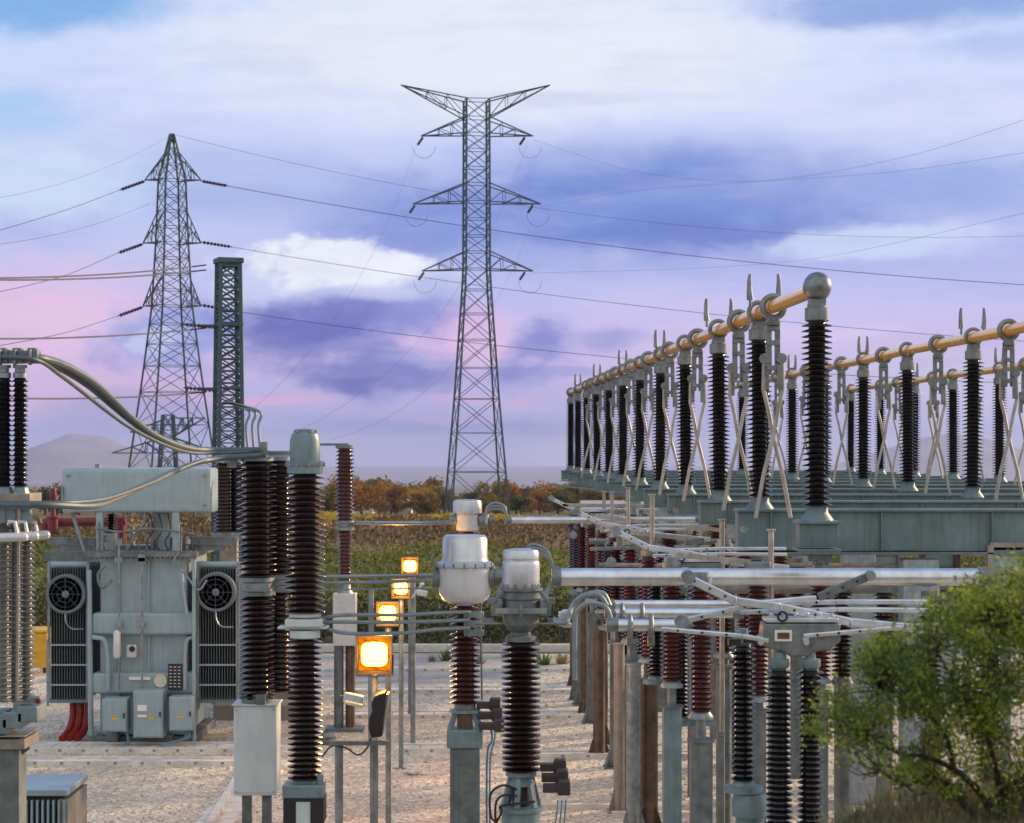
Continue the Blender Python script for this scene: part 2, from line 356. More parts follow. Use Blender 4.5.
ma = tn('ShaderNodeMath', operation='MULTIPLY_ADD'); t.links.new(na.outputs['Fac'], ma.inputs[0]); ma.inputs[1].default_value = 14; t.links.new(spx.outputs[1], ma.inputs[2])
lg = tn('ShaderNodeMath', operation='LOGARITHM'); t.links.new(ma.outputs[0], lg.inputs[0]); lg.inputs[1].default_value = 10
mr = tn('ShaderNodeMapRange'); t.links.new(lg.outputs[0], mr.inputs[0]); mr.inputs[1].default_value = 1; mr.inputs[2].default_value = 4.5
rp = tn('ShaderNodeValToRGB'); t.links.new(mr.outputs[0], rp.inputs[0]); rp.color_ramp.interpolation = 'LINEAR'
def lp(Y): return (math.log10(Y+7)-1)/3.5
el_ = rp.color_ramp.elements
tst = [(10, (.16, .13, .08)), (62, (.14, .13, .07)), (70, (.08, .10, .025)), (115, (.12, .15, .03)), (128, (.17, .11, .06)), (160, (.20, .12, .07)), (178, (.34, .26, .05)), (200, (.15, .11, .05)), (260, (.12, .09, .04)), (1500, (.13, .11, .06)), (9000, (.14, .13, .10))]
el_[0].position = lp(10); el_[0].color = tst[0][1]+(1,); el_[1].position = min(1, lp(9000)); el_[1].color = tst[-1][1]+(1,)
for Y, c in tst[1:-1]: e = el_.new(lp(Y)); e.color = c+(1,)
nb = tn('ShaderNodeTexNoise'); nb.inputs['Scale'].default_value = 2.5; nb.inputs['Detail'].default_value = 8; nb.inputs['Roughness'].default_value = .7; t.links.new(geo.outputs['Position'], nb.inputs['Vector'])
mb_ = tn('ShaderNodeMapRange'); t.links.new(nb.outputs['Fac'], mb_.inputs[0]); mb_.inputs[1].default_value = .3; mb_.inputs[2].default_value = .7; mb_.inputs[3].default_value = .6; mb_.inputs[4].default_value = 1.45
sc = tn('ShaderNodeVectorMath', operation='SCALE'); t.links.new(rp.outputs[0], sc.inputs[0]); t.links.new(mb_.outputs[0], sc.inputs['Scale']); t.links.new(sc.outputs[0], b.inputs['Base Color'])
struct('terrain', g, gm)

# gravel yard
gv = bpy.data.materials.new('gravel'); gv.use_nodes = True; t = gv.node_tree; b = t.nodes['Principled BSDF']; b.inputs['Roughness'].default_value = .92; b.inputs['Specular IOR Level'].default_value = .2
geo = tn('ShaderNodeNewGeometry')
vo = tn('ShaderNodeTexVoronoi'); vo.inputs['Scale'].default_value = 24; t.links.new(geo.outputs['Position'], vo.inputs['Vector'])
vo2 = tn('ShaderNodeTexVoronoi'); vo2.inputs['Scale'].default_value = 13; t.links.new(geo.outputs['Position'], vo2.inputs['Vector'])
n1_ = tn('ShaderNodeTexNoise'); n1_.inputs['Scale'].default_value = .35; n1_.inputs['Detail'].default_value = 6; t.links.new(geo.outputs['Position'], n1_.inputs['Vector'])
sv1 = tn('ShaderNodeSeparateColor'); t.links.new(vo.outputs['Color'], sv1.inputs[0]); sv2 = tn('ShaderNodeSeparateColor'); t.links.new(vo2.outputs['Color'], sv2.inputs[0])
ad = tn('ShaderNodeMath', operation='MULTIPLY_ADD'); t.links.new(sv2.outputs[0], ad.inputs[0]); ad.inputs[1].default_value = .45; 
ad2 = tn('ShaderNodeMath', operation='MULTIPLY'); t.links.new(sv1.outputs[0], ad2.inputs[0]); ad2.inputs[1].default_value = .55; t.links.new(ad2.outputs[0], ad.inputs[2])
rp = tn('ShaderNodeValToRGB'); t.links.new(ad.outputs[0], rp.inputs[0]); e = rp.color_ramp.elements
e[0].position = .05; e[0].color = (.26, .21, .16, 1); e[1].position = .95; e[1].color = (.90, .85, .72, 1)
q = e.new(.35); q.color = (.49, .44, .35, 1); q = e.new(.7); q.color = (.61, .555, .45, 1)
mr = tn('ShaderNodeMapRange'); t.links.new(n1_.outputs['Fac'], mr.inputs[0]); mr.inputs[1].default_value = .3; mr.inputs[2].default_value = .7; mr.inputs[3].default_value = .84; mr.inputs[4].default_value = 1.14
sc = tn('ShaderNodeVectorMath', operation='SCALE'); t.links.new(rp.outputs[0], sc.inputs[0]); t.links.new(mr.outputs[0], sc.inputs['Scale']); t.links.new(sc.outputs[0], b.inputs['Base Color'])
bp = tn('ShaderNodeBump'); bp.inputs['Strength'].default_value = .35; bp.inputs['Distance'].default_value = .025; t.links.new(vo.outputs['Distance'], bp.inputs['Height']); t.links.new(bp.outputs[0], b.inputs['Normal'])
g = MB(); g.add([(-40, 17.3, .006), (40, 17.3, .006), (40, 57.5, .006), (-40, 57.5, .006)], [(0, 1, 2, 3)]); struct('gravel', g, gv)
g = MB(); g.add([(-12, 57.5, .012), (0.5, 57.5, .012), (0.5, 50.4, .012), (-12, 50.4, .012)], [(3, 2, 1, 0)]); struct('service_road', g, mat('pale_asphalt', (.36, .34, .33), .9, 0, .15, 2))

random.seed(77); g = MB()
for i in range(16000):
    Y = 30*(57/30)**random.random(); X = random.uniform(-.27, .27)*Y; a = random.uniform(.012, .035)*(1+(random.random() < .06)); c = Vector((X, Y, .008)); o = len(g.v)
    th = random.random()*6; u = Vector((math.cos(th), math.sin(th), 0))*a; v_ = Vector((-math.sin(th), math.cos(th), 0))*a*random.uniform(.6, 1)
    top = c+Vector((random.uniform(-.3, .3)*a, 0, a*random.uniform(.7, 1.2))); g.mi = random.choice((0, 0, 1, 2))
    g.add([c+u, c+v_, c-u, c-v_, top], [(0, 1, 4), (1, 2, 4), (2, 3, 4), (3, 0, 4)])
K['stoneA'] = mat('pale_stone', (.55, .48, .41), .9, 0, .3, 9); K['stoneB'] = mat('brown_stone', (.40, .32, .25), .9, 0, .3, 9); K['stoneC'] = mat('grey_stone', (.44, .41, .37), .9, 0, .3, 9)
tag(g.build('loose_stones', ['stoneA', 'stoneB', 'stoneC'], smooth=False), 'loose pale and brown stones strewn over the gravel', 'stones', kind='stuff')

# concrete walkway, lower left
g = MB()
for i in range(9):
    y0 = 27.5+i*1.15; xl = XX(212, 33)+(y0-32)*.03; g.box((xl+.28, y0+.56, .03), (.62, 1.11, .06), rz=R(-7))
struct('walkway', g, 'conc', bevel=.01)

# mountains
def ridge(name, cx, Y, w, h, seed, z0=-160, depth=2600):
    g = MB(); nx, ny = 90, 24; vs = []; fs = []
    for j in range(ny+1):
        for i in range(nx+1):
            u = i/nx*2-1; v = j/ny; e = h(u)*math.sin(math.pi*v)**1.0
            nn = noise.fractal(Vector((u*5+seed, v*5, seed)), .8, 2.2, 5)
            vs.append((cx+u*w, Y+(v-.5)*depth, z0 + e*(1+.16*nn)))
    for j in range(ny):
        for i in range(nx): a = j*(nx+1)+i; fs.append((a, a+1, a+nx+2, a+nx+1))
    g.add(vs, fs); o = struct(name, g, 'mount')
ga = lambda u, c, s: math.exp(-((u-c)/s)**2)
ridge('mountain', XX(110, 9000), 9000, 1300, lambda u: 10+165*ga(u, -.10, .22)+80*ga(u, .35, .35)+60*ga(u, -.5, .3), 3)
ridge('mountain', XX(930, 9500), 9500, 1500, lambda u: 10+185*ga(u, .05, .28)+110*ga(u, .6, .3)+40*ga(u, -.5, .25), 8)
#ridge('mountain', XX(450, 26000), 26000, 9000, lambda u: 60+70*ga(u, -.3, .3)+90*ga(u, .3, .25)+70*ga(u, .8, .2), 14, depth=5000)

# ------------------------------------------------------------------ foliage helpers
def leaf(mb, c, s, asp=1.7):
    d = Vector((random.gauss(0, 1), random.gauss(0, 1), random.gauss(0, 1))).normalized(); e = d.orthogonal().normalized()
    e = (Matrix.Rotation(random.random()*6.28, 3, d) @ e); f = e.cross(d)
    a = c+e*s*asp/2; b_ = c-e*s*asp/2; mb.add([a, c+f*s/2+d*s*.12, b_, c-f*s/2+d*s*.12], [(0, 1, 2, 3)])
def far_tree_meshes(h, w, seed, pine):
    random.seed(seed); g = MB(); lumps = []
    for i in range(9 if pine else 12):
        a = random.random()*6.28; q = random.random()**.6
        lumps.append((Vector((math.cos(a)*w*.36*q, math.sin(a)*w*.36*q, h*(.2+.62*random.random()))), w*(.14+.14*random.random())))
    for c, r in lumps:
        for k in range(150):
            d = Vector((random.gauss(0, 1), random.gauss(0, 1), random.gauss(0, .8))).normalized()*r*random.random()**.4
            leaf(g, c+d, .19, 1.4)
    t_ = MB(); t_.path([(0, 0, -.3), (.05, 0, h*.25), (.12, .05, h*.6)], .12, 6, .04)
    for c, r in lumps[:5]: t_.path([(.05, 0, h*.25), tuple(c)], .05, 5, .02)
    return g, t_
tprot = []
for i in range(6):
    m_ = ['treeA', 'treeB', 'treeC'][i % 3]; g, t_ = far_tree_meshes(3.3, 3.2, 30+i, i % 3 == 2)
    root = thing('tree', 'tree', 'tree', (0, 0, 0), 'trees along the far edge of the field')
    g.build('crown', m_, root, smooth=False); t_.build('trunk', 'bark', root); tprot.append(root)
random.seed(5)
kinds = ['golden round tree', 'dark green tree', 'orange lit tree']
names_used = {}
spots_t = [((246+i*8.5+random.uniform(-6, 6)), random.uniform(215, 330)) for i in range(43)] + [(588+i*17, random.uniform(235, 330)) for i in range(14)] + [(215-i*17, random.uniform(225, 300)) for i in range(12)]
spots_t += [(random.uniform(225, 640), random.uniform(330, 430)) for i in range(26)]
spots_t.sort()
TREES = []
for i, (x_, Y) in enumerate(spots_t):
    k = i % 6 if i < 6 else random.choice((0, 1, 2, 3, 4, 5, 0, 3))
    hgt = {0: 1.0, 1: .9, 2: 1.08}[k % 3]*(.72+.62*random.random()**1.4)*(Y/235)
    X = XX(x_, Y)
    lab = '%s, %s from the left in the tree row beyond the yellow strip of field' % (kinds[k % 3], 'number')
    TREES.append((k, X, Y, hgt, x_))
usedp = set()
cnt = len(TREES)
def zone(x_):
    if x_ < 225: return 'behind the grey transformer'
    if x_ < 345: return 'left of the white far building'
    if x_ < 440: return 'beside the white far building'
    if x_ < 520: return 'under the tall three armed pylon'
    if x_ < 590: return 'right of the tall three armed pylon'
    return 'seen through the busbar gantry at right'
zc = {}
for i, (k, X, Y, hg, x_) in enumerate(TREES):
    zn = zone(x_); zc[(zn, k % 3)] = zc.get((zn, k % 3), 0)+1
    lab = '%s %s %s' % (ORD[zc[(zn, k % 3)]-1], kinds[k % 3], zn)
    if k not in usedp:
        r = tprot[k]; usedp.add(k); r.location = (X, Y, tz(X, Y)); r['label'] = lab; r.scale = (hg*1.1, hg*1.1, hg); r.rotation_euler.z = random.random()*6
    else: dup(tprot[k], (X, Y, tz(X, Y)), lab, rz=random.random()*6, scale=(hg*1.15, hg*1.15, hg))
for k in range(6):
    if k not in usedp:
        for q_ in KIDS(tprot[k]): bpy.data.objects.remove(q_)
        bpy.data.objects.remove(tprot[k])

def scatter(name, m, y0, y1, n, s, h, seed, x0=-.30, x1=.30, clump=9):
    random.seed(seed); g = MB()
    for i in range(n//clump):
        Y = (y0*(y1/y0)**random.random()); X = random.uniform(x0, x1)*Y
        cx_, cy_ = X, Y; hh = h*(.35+1.9*max(0, noise.noise(Vector((X*.16, Y*.05, seed)))+.25)*1.3)
        for k in range(clump):
            c = Vector((cx_+random.gauss(0, .35), cy_+random.gauss(0, .35), 0)); c.z = tz(c.x, c.y)+random.random()*hh
            leaf(g, c, s*random.uniform(.6, 1.4)*Y/100)
    o = g.build(name, m, smooth=False); tag(o, None, None, kind='stuff'); return o
tag(scatter('field_crop', 'scrub', 68, 120, 42000, .14, .9, 1), 'green leafy crop covering the field beyond the yard', 'crop')
tag(scatter('dry_scrub', 'scrubbrown', 118, 172, 18000, .16, .7, 2), 'brown dry scrub across the middle of the field', 'scrub')
tag(scatter('yellow_flowers', 'mustard', 172, 188, 5200, .16, .4, 3, -.10, .04), 'narrow strip of yellow flowers before the trees', 'flowers')
# low wall, hedge
g = MB(); g.box((-6, 57.9, .12), (70, .25, .24)); tag(g.build('low_wall', 'conc', org=(-6, 57.9, 0), bevel=.02), 'low pale concrete wall at the far edge of the gravel yard', 'wall')
random.seed(11); g = MB()
for i in range(26000):
    X = random.uniform(-18, 14); Y = random.uniform(59, 66); hh = 1.0+.9*noise.noise(Vector((X*.5, Y*.3, 2)))+.4*(X < -9)
    leaf(g, Vector((X, Y, random.random()**.8*max(.3, hh))), .10, 1.5)
tag(g.build('hedge', 'hedge', org=(0, 62, 0), smooth=False), 'dark unkempt hedge row behind the low pale wall', 'hedge')

def weed(x_, y_, s, seed, lab, m='weed'):
    Y = 12000/(y_-HY); random.seed(seed); g = MB(); c = P(x_, y_, Y)
    for i in range(90):
        a = random.random()*6.28; r_ = random.random()*s; tip = c+Vector((math.cos(a)*r_, math.sin(a)*r_, s*random.uniform(.3, 1)))
        b0 = c+Vector((math.cos(a)*r_*.3, math.sin(a)*r_*.3, 0)); d = Vector((-math.sin(a), math.cos(a), 0))*s*.06
        g.add([b0-d, b0+d, tip], [(0, 1, 2)])
    tag(g.build('weed', m, org=tuple(c), smooth=False), lab, 'weed', 'weeds growing in the gravel')
weed(446, 661, .40, 1, 'green weed tuft in the gravel right of the glowing floodlights'); weed(432, 662, .25, 2, 'tiny green weed tuft left of the larger one near the low wall', 'dry')
weed(480, 664, .3, 3, 'dry brown weed tuft between the two white domed breakers', 'dry'); weed(543, 665, .45, 4, 'largest green weed tuft right of the front breaker')
weed(562, 664, .4, 5, 'dry weed tuft nearest the brown posts by the low wall', 'dry'); weed(505, 658, .2, 6, 'smallest green weed near the low wall behind the front breaker')

# far buildings
def building(x0, x1, ytop, yroof, Y, lab, wallm='wall', roofm='roof', cat='building', d=12):
    zb = tz(0, Y)-.3; X0, X1 = XX(x0, Y), XX(x1, Y); zt = ZY(ytop, Y); zr = ZY(yroof, Y)
    r = thing('building', lab, cat, ((X0+X1)/2, Y, zb)); g = MB(); g.box(((X0+X1)/2, Y+d/2, (zb+zt)/2), (X1-X0, d, zt-zb)); g.build('wall', wallm, r)
    g = MB(); e = .3; g.add([(X0-e, Y-e, zt+.01), (X1+e, Y-e, zt+.01), (X1+e, Y+d+e, zt+.01), (X0-e, Y+d+e, zt+.01), (X0-e, Y+d/2, zr), (X1+e, Y+d/2, zr)], [(0, 1, 5, 4), (2, 3, 4, 5), (0, 4, 3), (1, 2, 5), (3, 2, 1, 0)]); g.build('roof', roofm, r)
    n = max(2, int((X1-X0)/3))
    for i in range(n):
        g = MB(); xc = X0+(i+.5)*(X1-X0)/n; g.box((xc, Y-.01, zb+(zt-zb)*.6), ((X1-X0)/n*.35, .08, (zt-zb)*.3)); g.build('window', 'dark', r)
building(384, 409, 501, 495, 330, 'small white building with a shallow roof among the far trees')
building(352, 372, 503, 499, 345, 'low grey shed left of the white far building', 'conc', 'roofr')
building(585, 655, 509, 502, 205, 'long low barn with a pale roof right of the tall pylon', 'conc', 'roof')
building(690, 735, 509, 500, 240, 'tile roofed low house behind the busbar gantry', 'wall', 'roofr')

# ------------------------------------------------------------------ pylons
def lattice_body(legs_at, zs, g, rl=.06, rb=.03, sub=True):
    """legs_at(z) -> 4 corner points"""
    for za, zb in zip(zs, zs[1:]):
        A, B = legs_at(za), legs_at(zb)
        for i in range(4):
            j = (i+1) % 4
            g.beam(A[i], B[j], rb*2, rb*2); g.beam(A[j], B[i], rb*2, rb*2); g.beam(B[i], B[j], rb*2, rb*2)
def legs_fn(cx, cy, hw, rot):
    def f(z_):
        w = hw(z_); return [Vector((cx+w*math.cos(rot+a)*1.414, cy+w*math.sin(rot+a)*1.414, z_)) for a in (R(45), R(135), R(225), R(315))]
    return f
def pylon(label, cxp, Y, wtab, zsy, rot, arms, rl, rb, shed_strings=True):
    s_ = Y/F; X = XX(cxp, Y); zb = tz(X, Y)
    tab = sorted([(ZY(y_, Y), w*s_) for y_, w in wtab])
    def hw(z_):
        if z_ <= tab[0][0]: return tab[0][1]
        for (a, wa), (b_, wb) in zip(tab, tab[1:]):
            if z_ <= b_: return wa+(wb-wa)*(z_-a)/(b_-a)
        return tab[-1][1]
    fn = legs_fn(X, Y, hw, rot); r = thing('lattice_pylon', label, 'pylon', (X, Y, zb))
    zs = sorted(ZY(y_, Y) for y_ in zsy); zs[0] = zb
    for i in range(4):
        g = MB(); pts = [fn(z_)[i] for z_ in zs]
        for a, b_ in zip(pts, pts[1:]): g.beam(a, b_, rl*2, rl*2)
        g.build('leg', 'teal', r, smooth=False)
    g = MB(); lattice_body(fn, zs, g, rl, rb); g.build('bracing', 'teal', r, smooth=False)
    for (x_, y_, yup, ylo) in arms:
        tip = P(x_, y_, Y); g = MB(); sgn = 1 if x_ > cxp else -1
        zu, zl = ZY(yup, Y), ZY(ylo, Y)
        for (z_) in (zu, zl):
            c4 = sorted(fn(z_), key=lambda p: -sgn*p.x)[:2]
            for c in c4: g.beam(c, tip, rl*1.15, rl*1.15)
        cu = sorted(fn(zu), key=lambda p: -sgn*p.x)[:2]; cl = sorted(fn(zl), key=lambda p: -sgn*p.x)[:2]
        for k in (.3, .6):
            for i in range(2): g.beam(cu[i].lerp(tip, k), cl[i].lerp(tip, k), rb*2, rb*2); g.beam(cu[i].lerp(tip, k), cl[i].lerp(tip, k-.3), rb*2, rb*2)
            g.beam(cl[0].lerp(tip, k), cl[1].lerp(tip, k), rb*2, rb*2)
        g.build('crossarm', 'teal', r, smooth=False)
    return r, fn
YA = 180
pr1, _ = pylon('tall slender lattice pylon with three crossarms and raised V shaped top arms', 476.5, YA,
    [(98, 11.5), (275, 12), (400, 20), (470, 25.5), (520, 29)],
    [100, 118, 134, 150, 168, 184, 202, 219, 236, 252, 269, 290, 314, 340, 368, 399, 433, 472, 520], R(9),
    [(401, 85, 100, 118), (550, 85, 100, 118), (421, 136, 118, 134.5), (533, 136, 118, 134.5), (413, 204, 184, 202.5), (541, 204, 184, 202.5), (422, 271, 252, 269.5), (533, 271, 252, 269.5)], .085, .028)
def string(parent, a, b, r_=.13):
    a, b = Vector(a), Vector(b); g = MB(); n = 9; d = (b-a)
    g.path([a, b], r_*.35, 6)
    for i in range(1, n):
        c = a+d*i/n; u = d.normalized()*.035; g.path([c-u, c+u], r_, 10, r_*.8)
    return g.build('insulator_string', 'black', parent)
for x_, y_ in ((421, 136), (533, 136), (413, 204), (541, 204), (422, 271), (533, 271)):
    a = P(x_+2 if x_ < 476 else x_-8, y_+1, YA); string(pr1, a, a+Vector((-.5, 0, -.75)), .14); 
    g = MB(); c = P(x_+3 if x_ < 476 else x_-3, y_+11, YA); g.ring(c, 1.0, .015, 'y', 18, 4, 175, 365); g.build('jumper_loop', 'wire', pr1)
YB = 150
pr2, _ = pylon('broad dark lattice pylon with pointed top behind the transformer', 172, YB,
    [(134, 1.5), (180, 10.5), (243, 12.5), (306, 15.5), (380, 23), (470, 33.5), (530, 39)],
    [134, 148, 164, 180, 196, 211, 227, 243, 258, 274, 290, 306, 324, 344, 366, 392, 425, 470, 530], R(30),
    [(145, 180, 152, 180), (201, 180, 152, 180), (143, 243, 212, 243), (201, 243, 212, 243), (143, 306, 277, 306), (201, 306, 280, 306)], .065, .022)
for x_, y_, x2, y2 in ((145, 181, 120, 190), (201, 181, 228, 186), (143, 244, 118, 253), (201, 242, 232, 247), (143, 307, 118, 316), (201, 305, 234, 311)):
    string(pr2, P(x_, y_, YB), P(x2, y2, YB+(6 if x2 > 172 else -6)), .13)
# small distant lattice pylon seen low through the broad one
pr3, _ = pylon('small distant lattice pylon low behind the broad pylon', 168, 300, [(415, 5), (530, 12)], [415, 430, 452, 475, 500, 530], R(20),
    [(112, 453, 438, 453), (218, 453, 438, 453), (130, 432, 420, 436), (205, 418, 418, 436)], .14, .07)
# landing gantry mast
YM = 60; g_ = None
r = thing('lattice_mast', 'teal green square lattice mast with flat cap between pylon and porcelain columns', 'mast', (XX(229, YM), YM, 0))
xc = XX(228.5, YM); fn = legs_fn(xc, YM, lambda z_: .29+(11.6-z_)*.012, R(20))
zs = [ZY(y_, YM) for y_ in (264, 275, 287, 299, 311, 323, 335, 347, 359, 371, 383, 395, 407, 419, 431, 443, 458, 475, 495, 520, 550, 590, 645)][::-1]
for i in range(4):
    g = MB(); pts = [fn(z_)[i] for z_ in zs]
    for a, b_ in zip(pts, pts[1:]): g.beam(a, b_, .11, .11)
    g.build('leg', 'teal', r, smooth=False)
g = MB(); lattice_body(fn, zs, g, .05, .02); g.build('bracing', 'teal', r, smooth=False)
g = MB(); g.box((xc, YM, ZY(261, YM)), (.78, .78, .16), rz=R(20)); g.box((xc, YM, ZY(266, YM)), (.6, .6, .1), rz=R(20)); g.build('cap_plate', 'teal', r, bevel=.02)
for yy in (325, 388):
    g = MB(); g.box((xc, YM, ZY(yy, YM)), (.74, .74, .07), rz=R(20)); g.beam((xc-.3, YM, ZY(yy+1, YM)), (xc-.9, YM, ZY(yy+1, YM)), .09, .09); g.build('bracket', 'teal', r)
    string(r, (xc-.3, YM-.3, ZY(yy+3, YM)), (xc-1.3, YM-.3, ZY(yy, YM)), .06)
# ------------------------------------------------------------------ overhead wires
def wire(pts, lab, r_=.022, drop=.5, grp='overhead line conductors'):
    a, b_ = Vector(pts[0]), Vector(pts[-1])
    pp = sag(a, b_, drop, 24) if len(pts) == 2 else spline(pts, 10)
    if not 0 < CX+pp[-1].x/pp[-1].y*F < 1024: d = (pp[-1]-pp[-2]).normalized(); d.z = max(d.z, -.02); pp += [pp[-1]+d*25, pp[-1]+d*60]
    g = MB(); g.path(pp, r_, 5)
    tag(g.build('overhead_wire', 'wire', org=tuple(a)), lab, 'wire', grp)
wire([P(228, 186, 155), P(1120, 290, 150)], 'overhead wire from the broad pylon top right arm across behind the slender pylon', .024, 1.2)
wire([P(232, 247, 155), P(1120, 347, 150)], 'overhead wire from the middle right arm of the broad pylon', .019, 1.0)
wire([P(234, 311, 155), P(1100, 386, 140)], 'overhead wire from the lowest right arm of the broad pylon', .02, 1.0)
wire([P(172, 134, 150), P(1100, 232, 170)], 'faint earth wire from the pointed top of the broad pylon', .012, 3)
wire([P(533, 140, 180), P(640, 172, 190), P(756, 181, 180), P(900, 158, 150), P(1090, 98, 100)], 'upper of the two thin wires rising to the right edge of the sky', .010)
wire([P(541, 207, 180), P(640, 190, 190), P(756, 182, 180), P(900, 171, 150), P(1090, 142, 100)], 'lower of the two thin wires rising to the right edge of the sky', .009)
wire([P(533, 273, 180), P(700, 268, 190), P(830, 256, 180), P(1090, 198, 120)], 'faint thin wire in the sky above the second busbar', .010, .6)
wire([P(120, 190, 144), P(60, 212, 120), P(-60, 248, 90)], 'overhead wire from the top left arm of the broad pylon', .022)
wire([P(150, 203, 144), P(-60, 250, 90)], 'thin wire beside the top left wire of the broad pylon', .012, .6)
wire([P(118, 253, 144), P(60, 277, 120), P(-60, 305, 90)], 'overhead wire from the middle left arm of the broad pylon', .022)
wire([P(118, 316, 144), P(60, 334, 120), P(-60, 356, 90)], 'overhead wire from the lowest left arm of the broad pylon', .022)
wire([P(172, 134, 150), P(-60, 205, 110)], 'faint earth wire falling left from the broad pylon', .009, 1)
for k, (ya, yb, nm) in enumerate(((265, 276, 'top'), (270, 277, 'second'), (328, 336, 'third'), (392, 394, 'lowest'))):
    wire([P(206, ya, 60), P(-60, yb+2, 45)], '%s of the level wires running left from the lattice mast' % nm, .022, .12)
wire([P(418, 142, 180), P(240, 420, 90)], 'faint dropper wire from the slender pylon upper left arm', .008, 3)
wire([P(528, 142, 180), P(300, 430, 90)], 'faint dropper wire from the slender pylon upper right arm', .008, 4)
wire([P(536, 210, 180), P(330, 440, 90)], 'faint dropper wire from the slender pylon middle right arm', .008, 4)

# ------------------------------------------------------------------ cable troughs in the gravel
def trough(y_, x0, x1, lab, w=.34):
    Y = 12000/(y_-HY); g = MB(); X0, X1 = XX(x0, Y), XX(x1, Y)
    for s_ in (-1, 1): g.mi = 0; g.box(((X0+X1)/2, Y+s_*w, .05), (X1-X0, .12, .10))
    n = int((X1-X0)/.45)
    for i in range(n):
        g.mi = 0; xx = X0+(i+.5)*(X1-X0)/n; g.box((xx, Y, .042), ((X1-X0)/n-.02, 2*w-.13, .07))
        g.mi = 1; g.box((xx, Y-w-.061, .06), (.06, .008, .045)); g.box((xx+.1, Y-.1, .078), (.07, .05, .006))
    tag(g.build('cable_trough', ['conc', 'plinth'], org=((X0+X1)/2, Y, 0)), lab, 'cable trough', 'concrete cable troughs across the yard')
trough(692, 330, 590, 'farthest concrete cable trough behind the two white domed breakers')
trough(717, 330, 600, 'concrete cable trough in the middle of the gravel yard')
trough(750, 30, 240, 'concrete cable trough in front of the grey transformer', .4)
trough(751, 395, 470, 'short concrete trough beside the floodlight poles', .3)
trough(757, 525, 700, 'narrow concrete trough behind the brown posts', .2)
trough(686, 60, 330, 'pale cable trough behind the transformer and the porcelain columns', .3)
trough(764, 25, 238, 'second cable trough, nearer than the one before the transformer', .22)
trough(671, 330, 590, 'thin pale cable trough just before the low wall', .2)
g = MB(); g.beam(P(210, 823, 31), P(245, 765, 37.5), .12, .08); g.beam((XX(520, 33), 33, .04), (XX(610, 33), 33, .04), .12, .08); g.beam((XX(612, 32.3), 32.3, .04), (XX(770, 32.3), 32.3, .04), .12, .08)
tag(g.build('kerb', 'conc', org=tuple(P(230, 790, 34))), 'pale kerb strips laid in the gravel near the front', 'kerb')

# ------------------------------------------------------------------ transformer
YT = 40.0; r = thing('power_transformer', 'large pale grey power transformer with fans, control boxes and long oil tank', 'transformer', (XX(143, YT), YT, 0))
def TB(x0, x1, y0, y1, Y0, Y1):
    """box from front-face pixels at depth Y0 back to Y1"""
    return ((XX(x0, Y0)+XX(x1, Y0))/2, (Y0+Y1)/2, (ZY(y0, Y0)+ZY(y1, Y0))/2), (abs(XX(x1, Y0)-XX(x0, Y0)), Y1-Y0, abs(ZY(y0, Y0)-ZY(y1, Y0)))
g = MB(); g.box(*TB(100, 187, 557, 735, 40, 42.6)); g.build('tank', 'tpaint', r, bevel=.03)
for (y0, y1) in ((613, 635), (673, 694)):
    g = MB(); g.box(*TB(92, 195, y0, y1, 39.78, 42.8)); g.build('stiffener', 'tpaint', r, bevel=.05)
g = MB(); g.box(*TB(87, 197, 552, 557, 39.75, 42.9))
for i in range(22): xx = XX(90+i*5, 39.75); g.tube((xx, 39.78, ZY(551, 39.75)), (xx, 39.78, ZY(559.5, 39.75)), .025, 6)
g.build('cover', 'galv_dull', r)
g = MB(); g.box(*TB(92, 195, 737, 748, 39.9, 42.7)); g.box(*TB(105, 118, 732, 742, 39.7, 40)); g.box(*TB(150, 172, 735, 745, 39.7, 40)); g.build('skid_base', 'galv_dull', r, bevel=.02)
for x0 in (118, 148): g = MB(); g.box(*TB(x0, x0+1.5, 560, 730, 39.93, 40)); g.build('rib', 'tpaint', r)
# conservator
g = MB(); c, d = TB(62, 210, 468, 513, 40.2, 41.3); pr = []
nn = 64; vs = []
for xs in (-1, -.97, .97, 1):
    sc_ = .96 if abs(xs) == 1 else 1
    for i in range(nn):
        a = 2*math.pi*i/nn; cy_ = math.copysign(abs(math.cos(a))**.16, math.cos(a)); cz_ = math.copysign(abs(math.sin(a))**.16, math.sin(a))
        vs.append((c[0]+xs*d[0]/2, c[1]+cy_*d[1]/2*sc_, c[2]+cz_*d[2]/2*sc_))
fs = [(k*nn+i, k*nn+(i+1) % nn, (k+1)*nn+(i+1) % nn, (k+1)*nn+i) for k in range(3) for i in range(nn)]
fs += [tuple(range(nn-1, -1, -1)), tuple(3*nn+i for i in range(nn))]
g.add(vs, fs); con = g.build('conservator', 'tpaint', r)
g = MB(); g.tube(P(98, 468, 40.6), P(98, 464, 40.6), .06, 10); g.box(*TB(61, 63, 487, 500, 40.15, 40.4)); g.build('fitting', 'galv', con)
g = MB()
for x_ in (68, 205):
    for y_ in (476, 505): g.lathe([(.03, -.02), (.03, .0)], P(x_, y_, 40.18), 8, 'y')
g.build('bolt', 'galv', con)
for x_ in (100, 176):
    for Yd in (40.3, 41.2): g = MB(); g.beam(P(x_, 512, Yd), P(x_, 553, Yd), .14, .1); g.build('support_leg', 'tpaint', r, bevel=.01)
g = MB(); g.beam(P(72, 513, 40.5), P(85, 552, 40.5), .06, .06); g.beam(P(125, 553, 40.5), P(148, 515, 40.5), .05, .05); g.build('brace', 'galv', r)
g = MB(); g.lathe([(.22, 0), (.22, .1), (.19, .1), (.19, .75), (.24, .75), (.24, .82)], P(165, 553, 40.9), 20); g.build('turret', 'tpaint', r)
